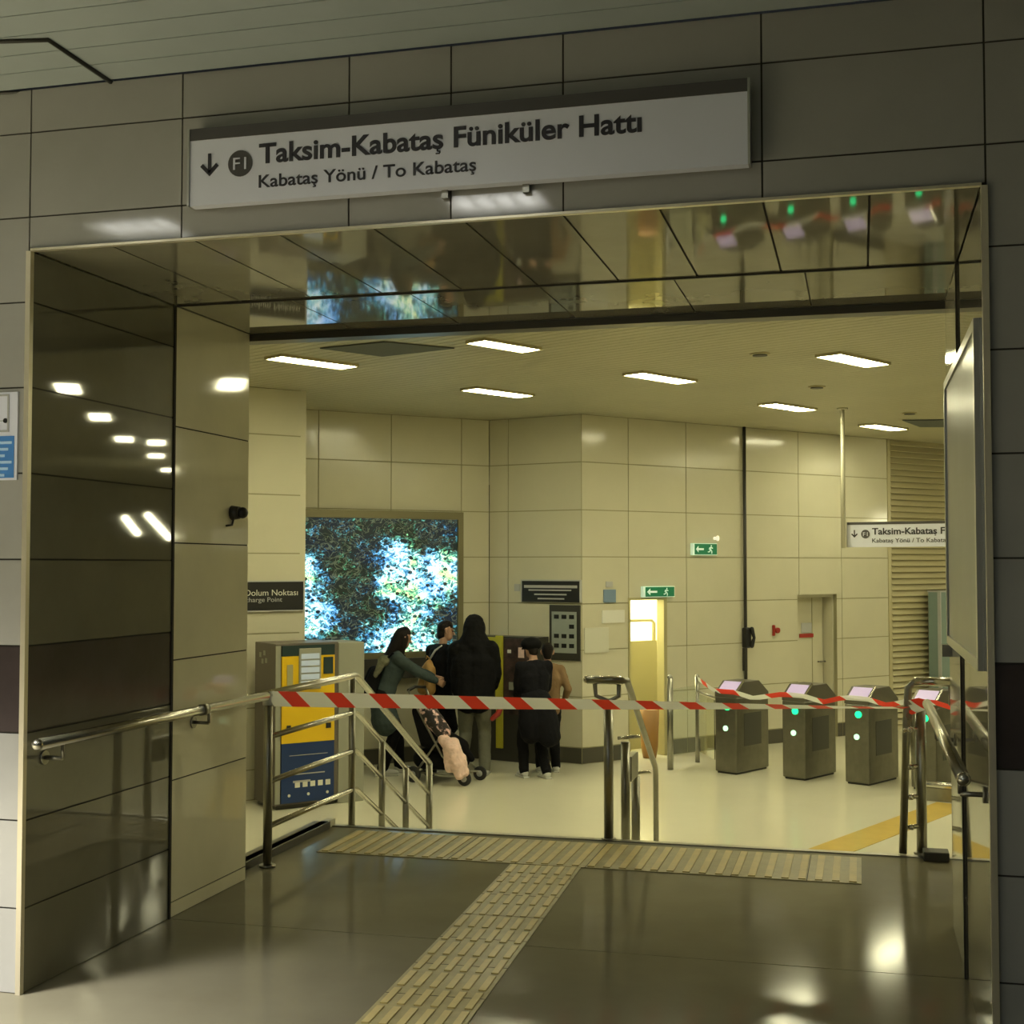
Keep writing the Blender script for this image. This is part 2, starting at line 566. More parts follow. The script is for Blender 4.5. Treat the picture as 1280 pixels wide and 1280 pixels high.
def onD(x, y):
    r = ray(x, y)
    # solve r*t = G0 + DU*s in plan
    det = r.x * (-DU.y) + DU.x * r.y
    t = (G0.x * (-DU.y) + DU.x * G0.y) / det
    s = (r.x * G0.y - r.y * G0.x) / det
    return s, EYE + r.z * t


def Dp(s, z, off=0.0):
    return G0 + DU * s + DN * off + Z_ * z


bm = BM()
box(bm, (-.5, (PY1 - .05 + 28) / 2, LOW - .06), (25, 28 - PY1 + .05, .12))
struct('floor_concourse', bm, 'floor2')
ca = radians(-28)
cu, cv = Vector((cos(ca), sin(ca), 0)), Vector((-sin(ca), cos(ca), 0))
bm = BM()
box(bm, (-.5, (PY1 + .12 + 28) / 2, HC + .06), (25, 28 - PY1 - .12, .06), mi=0)
for i in range(-120, 130):
    # strips clipped to the concourse rectangle
    o_ = Vector((-.5, 16, HC)) + cv * (i * .105)
    ts = []
    lo, hi = -1e9, 1e9
    for comp, a, b in ((0, -13, 12), (1, PY1 + .12, 28)):
        t1 = (a - o_[comp]) / cu[comp]
        t2 = (b - o_[comp]) / cu[comp]
        lo, hi = max(lo, min(t1, t2)), min(hi, max(t1, t2))
    if hi - lo > .3:
        obox(bm, o_, cu, cv, Z_, lo, hi, -.047, .047, 0, .03, mi=1)
struct('ceiling_concourse', bm, ['ceil2_gap', 'ceil2'])

zcc = [LOW, LOW + .19, -.117, .467, 1.1 + .0, 1.65, 2.20, 2.76, HC]
zj = [EYE + (z - EYE) * KS for z in (2.855, 2.25, 1.658, 1.0665, .487, -.10)]
zcc = [LOW, LOW + .185] + zj[::-1] + [HC]
cbase = lambda a0, a1, b0, b1: 2 if b0 < LOW + .01 else 1

# wall D (beyond the gates) with two doorways
sj = [onD(x, 520)[0] for x in (785, 857, 930, 997, 1050, 1108)]
s_d1a, s_d1b = onD(785, 747)[0], onD(833, 747)[0]
z_d = onD(800, 747)[1]
s_d2a, s_d2b = onD(997, 747)[0], onD(1046, 747)[0]
dh = [(s_d1a, s_d1b, LOW, z_d), (s_d2a, s_d2b, LOW, z_d)]
bm = BM()
tiled(bm, G0, DU, Z_, DN, [0] + sj, zcc, holes=dh, gap=.012, matfn=cbase, jit=.001)
struct('wall_gates', bm, ['joint2', 'tile', 'base'])
# louvred wall continuing to the right
bm = BM()
sl = sj[-1]
obox(bm, G0, DU, Z_, DN, sl, sl + 4.5, LOW, HC, -.06, -.03, mi=0)
obox(bm, G0, DU, Z_, DN, sl, sl + .06, LOW, HC, -.03, .01, mi=1)
z = LOW
while z < HC - .05:
    for a0, a1 in ((sl + .07, sl + 1.5), (sl + 1.55, sl + 3.0), (sl + 3.05, sl + 4.5)):
        P = [G0 + DU * a0 + DN * (-.03) + Z_ * (z + .075), G0 + DU * a0 + DN * .012 + Z_ * z,
             G0 + DU * a0 + DN * .004 + Z_ * (z - .006), G0 + DU * a0 + DN * (-.03) + Z_ * (z + .05)]
        prism(bm, P, DU, a1 - a0, mi=1)
    z += .085
struct('wall_louvred', bm, ['joint2', 'louver'])
# wall C (left of the corner)
Cc = Vector((-4.36, 15.50, 0))
CU = (G0 - Cc); CL = CU.length; CU.normalize()
CN = Vector((CU.y, -CU.x, 0))
bm = BM()
c2 = .27
tiled(bm, Cc, CU, Z_, CN, [0, c2, CL], zcc, gap=.012, matfn=cbase, jit=.001)
struct('wall_corner', bm, ['joint2', 'tile', 'base'])
# wall A (artwork) running back to the pilaster
Aa = Vector((-6.06, 13.88, 0))
AU = (Cc - Aa).normalized()
AL = (Cc - Aa).length
AN = Vector((AU.y, -AU.x, 0))
bm = BM()
tiled(bm, Cc, -AU, Z_, AN, [0, .38, 1.3, 2.2, 3.1], zcc, gap=.012, matfn=cbase, jit=.001)
struct('wall_artwork', bm, ['joint2', 'tile', 'base'])
# pilaster wall P
Pe = atz(383, 480, 3.46); Pe = Vector((Pe.x, Pe.y, 0)) * .965
bm = BM()
zp = [LOW] + [atY(350, y, Pe.y).z for y in (955, 880, 790, 692, 620, 547)] + [HC]
tiled(bm, Pe, -DU, Z_, DN, [0, 1.05, 2.1, 3.15, 4.2, 8.5], zp, gap=.012, jit=.001)
obox(bm, Pe, DU, Z_, DN, -.06, 0, LOW, HC, -1.6, -.001, mi=1)
struct('wall_pilaster', bm, ['joint2', 'tile'])
# remaining walls of the concourse
bm = BM(); box(bm, (11.9, 17, (LOW + HC) / 2), (.1, 22, HC - LOW)); struct('wall_far_right', bm, 'tile')
bm = BM()
e = Dp(sl + 4.5, 0)
box(bm, ((e.x + 12) / 2, 27.0, (LOW + HC) / 2), (12 - e.x + 3, .1, HC - LOW)); struct('wall_far', bm, 'tile')
bm = BM()
obox(bm, e, DU, Z_, DN, 0, 8, LOW, HC, -.05, 0, mi=0); struct('wall_gates_far', bm, 'tile')

# concourse lights
def fixture(label, c, rz=radians(60), L=.80, W=.24):
    t = thing('ceiling_light', label, 'ceiling light', (0, 0, 0), 'bright linear lights of the concourse ceiling')
    b = BM()
    box(b, (0, W / 2, -.012), (L + .02, .012, .028)); box(b, (0, -W / 2, -.012), (L + .02, .012, .028))
    box(b, (L / 2 + .006, 0, -.012), (.012, W, .028)); box(b, (-L / 2 - .006, 0, -.012), (.012, W, .028))
    obj('frame', b, 'louver', t)
    b = BM(); box(b, (0, 0, -.012), (L, W - .014, .02))
    obj('diffuser', b, 'lamp', t)
    return t


def ck(p):
    q = Vector((p[0], p[1], 0)) * KS
    return (q.x, q.y, HC)


lights = [((-4.92, 11.4), 'light nearest the left wall panel under the concourse ceiling'),
          ((-2.95, 10.96), 'light just below the portal beam in the middle'),
          ((-3.82, 13.93), 'light above the black hooded person'),
          ((-1.93, 13.25), 'light above the green exit sign, middle of the ceiling'),
          ((-.04, 12.55), 'light right of the middle, left of the hanging pole, nearest the beam'),
          ((-.82, 16.1), 'light just left of the top of the hanging pole'),
          ((.33, 18.8), 'light just right of the hanging pole, before the louvred wall')]
fx = None
for p, lab in lights:
    if fx is None:
        fx = fixture('bright linear ' + lab, p)
        fx.location = ck(p); fx.rotation_euler = (0, 0, radians(60))
    else:
        q_ = dup(fx, ck(p), radians(60), 'bright linear ' + lab)
        if p[1] < 11: q_.scale = (.78, .9, 1)
# lights to the right that only show as reflections in the polished jambs
for p in ((1.666, 11.5), (2.755, 13.81), (3.95, 16.33), (3.78, 16.9), (4.95, 18.94), (6.36, 21.83)):
    dup(fx, (p[0], p[1], HC), radians(60), 'bright linear ceiling light further right, seen only mirrored in the left jamb')
for p in ((1.67, 8.7), (6.5, 13.0), (4.3, 11.0), (-5.9, 8.5)):  # extra fixtures added as unseen fill light for the concourse
    dup(fx, (p[0], p[1], HC), radians(60), 'added linear fill light over the concourse, out of direct view beside the opening')
for (ax, ay), (bx, by) in (((156, 647), (172, 667)), ((184, 643), (212, 673))):
    a_, b_ = atY(ax, ay, 20), atY(bx, by, 20.6)
    a_.x, b_.x = 2 * PX0 - a_.x, 2 * PX0 - b_.x
    b = BM(); tube(b, [a_, b_], .05, seg=8)
    tag(obj('inclined_tube_light', b, 'lamp'), 'inclined tube light far to the right, seen only mirrored in the left jamb', 'ceiling light', 'inclined tube lights')
bpy.context.view_layer.update()

# small round ceiling grilles and vents
for x, y, lab in ((950, 442, 'small dark ceiling speaker nearest the portal beam'), (1021, 483, 'small dark ceiling speaker in the middle of the ceiling right half'),
                  (1137, 516, 'small dark ceiling speaker right of the hanging pole')):
    p = atz(x, y, HC)
    bm = BM(); disc(bm, (p.x, p.y, HC - .012), Z_, .085, .012, mi=0)
    t = tag(obj('ceiling_speaker', bm, 'louver'), lab, 'ceiling speaker', 'small speakers of the concourse ceiling')
    bm = BM(); disc(bm, (p.x, p.y, HC - .02), Z_, .062, .01)
    obj('grille', bm, 'dark', t)
t = tag(obj('ceiling_vent', (lambda b: (prism(b, [atz(400, 436, HC - .012), atz(478, 446, HC - .012), atz(568, 436, HC - .012), atz(480, 428, HC - .012)], Z_, .01), b)[1])(BM()), 'ceil_gap'),
        'dark diamond shaped recess in the concourse ceiling beside the leftmost light', 'ceiling recess')
bm = BM()
prism(bm, [atz(1128, 526, HC - .014), atz(1150, 534, HC - .014), atz(1200, 534, HC - .014), atz(1200, 525, HC - .014)], Z_, .01)
tag(obj('ceiling_vent', bm, 'ceil_gap'), 'dark slot vent in the ceiling over the louvred wall', 'ceiling vent')

# ------------------------------------------------------------------ text helper
def text(name, s, O, u, v, n, size, m, parent, width=None, bold=0.0, th=.0015):
    def glyphs(body):
        c_ = bpy.data.curves.new(name, 'FONT')
        c_.body = body
        c_.size = size
        c_.extrude = th
        c_.offset = bold
        to = bpy.data.objects.new(name, c_)
        COL.objects.link(to)
        dg = bpy.context.evaluated_depsgraph_get()
        dg.update()
        me_ = bpy.data.meshes.new_from_object(to.evaluated_get(dg))
        bpy.data.objects.remove(to)
        return me_
    plain = s.replace('ş', 's').replace('İ', 'I')
    me = glyphs(plain)
    extra = []
    for i_, ch_ in enumerate(s):
        if ch_ in 'şİ':
            xr = [q.co.x for q in glyphs(plain[:i_ + 1]).vertices]
            x1_ = max(xr)
            if ch_ == 'ş': extra.append(('c', x1_ - size * .19))
            else: extra.append(('d', x1_ - size * .045))
    if extra:
        b_ = BM(); b_.from_mesh(me)
        for kd, cx_ in extra:
            if kd == 'c':
                box(b_, (cx_, -.05 * size, 0), (.055 * size, .10 * size, 2 * th))
                box(b_, (cx_ + .045 * size, -.105 * size, 0), (.10 * size, .045 * size, 2 * th))
                box(b_, (cx_ + .075 * size, -.145 * size, 0), (.05 * size, .06 * size, 2 * th))
                box(b_, (cx_ + .01 * size, -.185 * size, 0), (.14 * size, .04 * size, 2 * th))
            else:
                box(b_, (cx_, .80 * size, 0), (.09 * size, .08 * size, 2 * th))
        b_.to_mesh(me); b_.free()
    xs = [q.co.x for q in me.vertices]
    k = (width / (max(xs) - min(xs))) if width else 1.0
    x0 = min(xs) if width else 0
    O, u, v, n = Vector(O), Vector(u), Vector(v), Vector(n)
    for q in me.vertices:
        c = q.co.copy()
        q.co = O + u * ((c.x - x0) * k) + v * c.y + n * c.z
    me.name = name
    me.materials.clear()
    me.materials.append(M[m])
    o = bpy.data.objects.new(name, me)
    COL.objects.link(o)
    if parent is not None:
        setpar(o, parent)
    return o


def route_sign(root, O, u, n, L, Hh, head, mt='signtext'):
    """O = lower left corner on the face plane"""
    v = Z_
    b = BM(); obox(b, O, u, v, n, 0, L, 0, Hh - head, -.045, 0); obj('sign_panel', b, 'white', root)
    b = BM(); obox(b, O, u, v, n, 0, L, Hh - head, Hh, -.045, .002); obj('header_bar', b, 'signhead', root)
    b = BM(); obox(b, O, u, v, n, -.008, 0, 0, Hh, -.045, .006); obj('end_cap', b, 'frame', root)
    b = BM(); obox(b, O, u, v, n, L, L + .008, 0, Hh, -.045, .006); obj('end_cap', b, 'frame', root)
    s = L / 1.978
    b = BM()
    cx, cy = .078 * s, .145 * s
    obox(b, O, u, v, n, cx - .006 * s, cx + .006 * s, cy - .03 * s, cy + .04 * s, 0, .003)
    for sg in (-1, 1):
        P = [O + u * (cx) + v * (cy - .042 * s), O + u * (cx) + v * (cy - .022 * s),
             O + u * (cx + sg * .026 * s) + v * (cy + .004 * s), O + u * (cx + sg * .036 * s) + v * (cy - .006 * s)]
        prism(b, P, n, .003)
    obj('arrow', b, mt, root)
    b = BM(); disc(b, O + u * (.198 * s) + v * (.14 * s), n, .047 * s, .003); obj('line_badge', b, 'signhead', root)
    text('badge_text', 'F1', O + u * (.172 * s) + v * (.118 * s) + n * .004, u, v, n, .062 * s, 'white', root, width=.05 * s)
    text('title_text', 'Taksim-Kabataş Füniküler Hattı', O + u * (.27 * s) + v * (.135 * s) + n * .001, u, v, n, .098 * s, mt, root, width=1.365 * s, bold=.0022 * s)
    text('subtitle_text', 'Kabataş Yönü / To Kabataş', O + u * (.27 * s) + v * (.048 * s) + n * .001, u, v, n, .064 * s, mt, root, width=.80 * s, bold=.0006 * s)


SY = 4.185
a = atY(237, 258, SY); bq = atY(935, 203, SY)
t = thing('direction_sign', 'long white line sign with dark header on the tiles above the opening', 'sign', (a.x, SY, a.z))
route_sign(t, Vector((a.x, SY, a.z)), X_, -Y_, bq.x - a.x, atY(237, 162, SY).z - a.z, .042)
for f in (.06, .94):
    b = BM(); box(b, (a.x + (bq.x - a.x) * f, 4.235, a.z + .14), (.05, .012, .1)); obj('mounting_bracket', b, 'dark', t)
for f in (.52, .665):
    b = BM(); box(b, (a.x + (bq.x - a.x) * f - .08, 4.23, a.z - .012), (.022, .02, .03)); obj('mounting_bracket', b, 'steel_d', t)

# hanging sign in the concourse
r17 = radians(-17)
SU = Vector((cos(r17), sin(r17), 0)); SN = Vector((SU.y, -SU.x, 0))
pp = atz(1053, 510, HC)
hz0 = atY(1057, 684, pp.y).z; hz1 = atY(1057, 655, pp.y).z
t = thing('hanging_direction_sign', 'white line sign hanging from the concourse ceiling on a pole before the louvred wall', 'sign', (pp.x, pp.y, HC))
route_sign(t, Vector((pp.x + .04, pp.y + .04, hz0)), SU, SN, 2.05, hz1 - hz0 + .02, .03)
for f in (0, 2.12):
    b = BM(); q = Vector((pp.x, pp.y, 0)) + SU * f
    tube(b, [(q.x, q.y, hz0 - .01), (q.x, q.y, HC)], .024); disc(b, (q.x, q.y, HC - .02), Z_, .06, .02)
    obj('pole', b, 'tile', t)

# ------------------------------------------------------------------ left wall notice
t = thing('wall_notice', 'notice on the left wall strip, white map above and blue text below', 'notice', (-3.2, PY0, 1.85))
p0, p1 = atY(24, 490, PY0), atY(24, 600, PY0)
b = BM(); obox(b, Vector((p0.x, PY0, 0)), -X_, Z_, -Y_, 0, .5, p1.z, p0.z, 0, .008); obj('board', b, 'white', t)
zb = atY(20, 545, PY0).z
b = BM(); obox(b, Vector((p0.x, PY0, 0)), -X_, Z_, -Y_, .012, .49, p1.z + .008, zb, .008, .010); obj('blue_panel', b, 'blue', t)
b = BM()
for i in range(6):
    zz = zb - .02 - i * .024
    obox(b, Vector((p0.x, PY0, 0)), -X_, Z_, -Y_, .02 + .015 * (i % 3), .45, zz - .010, zz, .010, .0115)
obj('text_line', b, 'ltblue', t)
b = BM()
O_ = Vector((p0.x, PY0, 0))
for r in ((.035, .042, zb + .015, zb + .155), (.042, .46, zb + .148, zb + .155), (.042, .46, zb + .015, zb + .022), (.042, .46, zb + .055, zb + .058)):
    obox(b, O_, -X_, Z_, -Y_, *r, .008, .0105)
disc(b, O_ - X_ * .05 + Z_ * (zb + .057) - Y_ * .008, -Y_, .009, .003, mi=1)
obj('map_print', b, ['grey', 'black'], t)

# ------------------------------------------------------------------ handrails
def bracket(parent, p, wallx, z=-.07):
    """L bracket from rail p down and across to the wall"""
    b = BM()
    sg = 1 if wallx > p[0] else -1
    tube(b, [(p[0], p[1], p[2] - .015), (p[0], p[1], p[2] + z)], .007, seg=8)
    tube(b, [(p[0], p[1], p[2] + z), (wallx, p[1], p[2] + z)], .008, seg=8)
    disc(b, (wallx - sg * .008, p[1], p[2] + z), (sg, 0, 0), .026, .008)
    obj('bracket', b, 'steel_d', parent)


rz_ = .905
t = thing('wall_handrail', 'brushed steel handrail along the left jamb of the opening', 'handrail', (-2.87, 5.2, .905))
b = BM(); tube(b, [(-2.87, 4.205, rz_), (-2.87, 6.10, rz_ - .006)], .0215); ball(b, (-2.87, 4.205, rz_), .0215)
obj('rail', b, 'steel', t)
b = BM(); tube(b, [(-2.87, 5.42, rz_ - .004), (-2.87, 5.47, rz_ - .004)], .0255); obj('joint_sleeve', b, 'steel_d', t)
for yy in (4.36, 5.50): bracket(t, (-2.87, yy, rz_), PX0)

t = thing('wall_handrail', 'short steel handrail on the polished right jamb', 'handrail', (.30, 5.4, .905))
b = BM(); tube(b, [(.295, 4.24, rz_), (.295, 6.5, rz_)], .0215); ball(b, (.295, 4.24, rz_), .0215)
obj('rail', b, 'steel', t)
for yy in (4.4, 5.75): bracket(t, (.295, yy, rz_), PX1)

SL = 0.15 / 0.29
def zs(y):   # height of the walking line
    return 0 if y <= TOPY else max(LOW, -(y - TOPY) * SL)


def foot_flange(b, x, y, z):
    disc(b, (x, y, z), Z_, .042, .012)


def stepz(y):
    if y <= TOPY: return 0.0
    i = int((y - TOPY) / .29) + 1
    return max(LOW, -0.15 * i)


# left stair railing: four bars level over the landing then down the steps
LX = -2.965
t = thing('stair_railing', 'steel railing with four bars at the left side of the steps', 'railing', (LX, 7.0, 0))
yA, yB, yC = 6.33, 7.56, 8.98
for i, zz in enumerate((.885, .665, .435, .205)):
    b = BM()
    rr = .021 if i == 0 else .015
    end = yC - (0, 0.0, .0, .0)[i]
    pts = [(LX, yA - (0.22 if i == 0 else -.02), zz), (LX, yB - .03, zz), (LX, yB + .02, zz - .012), (LX, end, zz - (end - yB) * SL)]
    tube(b, pts, rr)
    ball(b, pts[0], rr)
    obj('rail', b, 'steel', t)
for yy, tp in ((yA, .885), (7.5, .885), (8.02, None), (8.48, None), (yC, None)):
    b = BM()
    z0 = stepz(yy) + .001
    zt = .885 if tp else .885 - (yy - yB) * SL
    if yy in (8.02, 8.48): zt = .665 - (yy - yB) * SL
    xx = LX + (.0 if yy == yA else -.001)
    tube(b, [(xx, yy, z0), (xx, yy, zt - .0)], .0235 if yy in (yA, yC) else .021)
    foot_flange(b, xx, yy, z0)
    obj('post', b, 'steel_d', t)

# middle double railing
MX = -1.36
t = thing('stair_railing', 'steel railing in the middle of the steps with a flat crossbar on top', 'railing', (MX, 7.6, 0))
topz = .90
b = BM()
tube(b, [(MX - .15, 7.42, topz), (MX + .06, 7.42, topz), (MX + .075, 7.46, topz - .004), (MX + .02, 8.86, topz - 1.40 * SL + .03), (MX + .018, 8.90, topz - 1.44 * SL), (MX + .018, 8.92, LOW + .01)], .019)
obj('rail', b, 'steel_d', t)
b = BM(); tube(b, [(MX - .15, 7.43, topz), (MX + .05, 7.43, topz)], .024); ball(b, (MX - .15, 7.43, topz), .024)
obj('crossbar', b, 'steel', t)
b = BM()
tube(b, [(MX - .11, 7.44, topz), (MX - .10, 7.44, topz - .09), (MX - .03, 7.44, topz - .12), (MX + .03, 7.44, topz - .09), (MX + .03, 7.44, topz)], .014)
obj('yoke', b, 'steel_d', t)
for yy, zt, xx in ((7.44, topz - .11, MX - .03), (7.85, .50, MX - .005), (8.25, .24, MX - .01)):
    b = BM()
    z0 = stepz(yy) + .001
    tube(b, [(xx, yy, z0), (xx, yy, zt)], .027); foot_flange(b, xx, yy, z0)
    obj('post', b, 'steel_d', t)
b = BM(); box(b, (MX + .0, 8.02, .33), (.05, .24, .15)); obj('side_plate', b, 'steel_d', t, bevel=.005)
for yy, zt in ((7.85, .52), (8.25, .25)):
    b = BM(); tube(b, [(MX - .05, yy, zt), (MX + .085, yy, zt + .015)], .011); obj('bracket', b, 'steel', t)

# right railing
RX = .245
t = thing('stair_railing', 'steel railing at the right end of the steps beside the polished jamb', 'railing', (RX, 7.6, 0))
b = BM()
tube(b, [(RX + .22, 7.5, topz + .02), (RX + .03, 7.5, topz + .02), (RX, 7.5, topz - .01), (RX - .01, 7.5, topz - .15), (RX - .04, 7.45, .01)], .021)
obj('rail', b, 'steel_d', t)
b = BM(); tube(b, [(RX + .03, 7.49, topz + .026), (RX + .24, 7.49, topz + .026)], .024); obj('crossbar', b, 'steel', t)
b = BM(); tube(b, [(RX + .22, 7.5, topz + .02), (RX + .22, 7.5, topz - .10)], .016); obj('bracket', b, 'steel_d', t)
b = BM(); tube(b, [(RX + .06, 7.5, .001), (RX + .06, 7.5, topz - .12)], .028); foot_flange(b, RX + .06, 7.5, .001); obj('post', b, 'steel_d', t)
b = BM(); tube(b, [(RX + .0, 7.46, topz - .16), (RX + .11, 8.92, topz - .16 - 1.4 * SL), (RX + .11, 8.94, LOW + .01)], .016); obj('lower_rail', b, 'steel_d', t)
for zz in (.66, .46, .30, .14):
    b = BM(); tube(b, [(RX - .03, 7.48, zz), (RX + .06, 7.49, zz + .015)], .012); ball(b, (RX + .005, 7.45, zz + .01), .016); obj('clamp', b, 'steel', t)
bm = BM(); box(bm, (.37, 7.38, .025), (.13, .12, .05))
tag(obj('floor_stop', bm, 'dark', bevel=.006), 'small dark metal block on the landing at the foot of the right railing', 'floor stop')

# ------------------------------------------------------------------ barrier tape
def ribbon(pts, width, twist, period=.232, red=.40, phase=0.0, shear=.075, sub=14):
    """striped ribbon along a polyline; twist(s) gives roll of the width vector from vertical"""
    pts = [Vector(p) for p in pts]
    cum = [0]
    for a_, b_ in zip(pts, pts[1:]): cum.append(cum[-1] + (b_ - a_).length)
    L = cum[-1]

    def P(s):
        s = max(0, min(L, s))
        for i in range(len(pts) - 1):
            if s <= cum[i + 1] + 1e-9:
                f = (s - cum[i]) / max(1e-9, cum[i + 1] - cum[i])
                return pts[i].lerp(pts[i + 1], f), (pts[i + 1] - pts[i]).normalized()
        return pts[-1], (pts[-1] - pts[-2]).normalized()
    b = BM()
    bounds = []
    s = -period + phase
    while s < L + period:
        bounds.append((s, s + period * red, 0)); bounds.append((s + period * red, s + period, 1))
        s += period
    for s0, s1, mi in bounds:
        n = 3
        for k in range(n):
            a0, a1 = s0 + (s1 - s0) * k / n, s0 + (s1 - s0) * (k + 1) / n
            for row in range(3):
                f0, f1 = row / 3 - .5, (row + 1) / 3 - .5
                q = []
                for (aa, ff) in ((a0, f0), (a1, f0), (a1, f1), (a0, f1)):
                    sa = aa - ff * shear
                    c, tdir = P(sa)
                    sa = max(0, min(L, sa))
                    side = Vector((tdir.y, -tdir.x, 0)).normalized()
                    th = twist(sa / L)
                    wv = (Z_ * cos(th) + side * sin(th))
                    q.append(c + wv * (ff * width))
                if (q[0] - q[1]).length > 1e-4 and (q[2] - q[3]).length > 1e-4:
                    vs = [b.verts.new(x_) for x_ in q]
                    f_ = b.faces.new(vs); f_.material_index = mi; f_.smooth = True
    bmesh.ops.remove_doubles(b, verts=b.verts, dist=.0002)
    return b


A0 = Vector((LX + .03, 6.30, .865)); A1 = Vector((RX + .0, 7.46, .785))
def tapept(f):
    p = A0.lerp(A1, f); p.z = 0
    return p
tpts = []
for i in range(25):
    f = i / 24
    p = A0.lerp(A1, f)
    p.z = A0.z * (1 - f) + A1.z * f - .006 * 4 * f * (1 - f)
    tpts.append(p)
t = thing('barrier_tape', 'red and white striped tape stretched across the steps between the railings', 'barrier tape', A0)
obj('tape', ribbon(tpts, .078, lambda f: radians(2 + 74 * min(1, max(0, f * 1.1))), phase=.07), ['red', 'tapew'], t, fix=False)
b = BM()
tube(b, [A0 + Vector((-.03, .03, -.035)), A0 + Vector((-.03, .03, .035))], .030, seg=16); obj('wrap', b, 'tapew', t)
b = ribbon([A1 + Vector((0, 0, 0)), A1 + Vector((.08, -.03, .03)), A1 + Vector((.14, -.04, -.02)), A1 + Vector((.18, -.05, -.14))], .085, lambda f: radians(15 + 60 * f), period=.2, red=.75, phase=.05)
obj('tape_end', b, ['red', 'tapew'], t, fix=False)

# ------------------------------------------------------------------ floor markings
def tactile(name, label, O, u, v, L, W, bars, rows, barlen, mt='tactile'):
    """slab with raised bars; bars run along v"""
    b = BM()
    obox(b, O, u, v, Z_, 0, L, 0, W, .0005, .004, mi=0)
    nx = int(L / bars)
    for i in range(nx):
        for j in range(rows):
            x0 = (i + .28) * L / nx; x1 = (i + .72) * L / nx
            y0 = (j + .5 - barlen / 2) * W / rows; y1 = (j + .5 + barlen / 2) * W / rows
            obox(b, O, u, v, Z_, x0, x1, y0, y1, .004, .0085, mi=1)
    for k in range(1, int(max(L, W) / .37) + 1):
        if L >= W: obox(b, O, u, v, Z_, k * .37 - .002, k * .37 + .002, 0, W, .004, .0045, mi=2)
        elif k * .37 < W: obox(b, O, u, v, Z_, 0, L, k * .37 - .002, k * .37 + .002, .004, .0045, mi=2)
    return tag(obj(name, b, ['tactile_d', 'tactile', 'joint']), label, 'tactile paving')


tactile('tactile_strip', 'yellow tactile paving strip running across the landing before the steps', Vector((-2.86, 6.72, 0)), X_, Y_, 2.85, .60, .08, 1, .93)
q0, q1 = Vector((-1.655, 4.0, 0)), Vector((-1.77, 6.70, 0))
tv = (q1 - q0).normalized(); tu = Vector((tv.y, -tv.x, 0))
tactile('tactile_strip', 'yellow tactile paving strip running from the viewer towards the cross strip', q0 - tv * 2, tu, tv, .37, (q1 - q0).length + 2, .0616, 23, .84)
# yellow guide line on the concourse floor
y0a, y0b = atz(1020, 1058, LOW), atz(1182, 999, LOW)
dd = (y0b - y0a).normalized(); sd = Vector((dd.y, -dd.x, 0))
bm = BM(); obox(bm, y0a - dd * 2.0, dd, sd, Z_, 0, 4.6, 0, .33, .0005, .004)
tag(obj('guide_line', bm, 'yfloor'), 'yellow guide line on the bright concourse floor leading to the gates', 'floor marking')

# ------------------------------------------------------------------ poster case on right jamb
t = thing('poster_case', 'glazed grey poster case with aluminium frame on the polished right jamb', 'poster case', (PX1, 5.1, 1.25))
O_ = Vector((PX1, 0, 0))
b = BM(); obox(b, O_, Y_, Z_, -X_, 4.42, 5.90, 1.25, 2.30, 0, .010); obj('panel', b, 'poster', t)
b = BM()
for r in ((4.38, 4.43, 1.22, 2.33), (5.89, 5.93, 1.22, 2.33)): obox(b, O_, Y_, Z_, -X_, *r, 0, .018)
for r in ((4.43, 5.89, 1.22, 1.255), (4.43, 5.89, 2.295, 2.33)): obox(b, O_, Y_, Z_, -X_, *r, 0, .018)
obj('frame', b, 'frame', t)
b = BM(); box(b, (PX1 - .02, 5.9, 1.19), (.04, .05, .05)); obj('lock', b, 'steel_d', t)

# security camera on left jamb end
cp = atX(303, 641, PX0 + .05)
t = thing('security_camera', 'small black security camera at the end of the left jamb', 'security camera', cp)
b = BM(); ball(b, cp, .028); obj('lens_dome', b, 'black', t)
b = BM(); tube(b, [(PX0, cp.y - .01, cp.z), (cp.x - .01, cp.y - .01, cp.z)], [.036, .030]); obj('housing', b, 'dark', t)
b = BM(); tube(b, [(PX0 + .006, cp.y, cp.z - .02), (PX0 + .006, cp.y - .02, cp.z - .06), (PX0 + .006, cp.y - .08, cp.z - .065)], .005, seg=8); obj('cable', b, 'black', t)

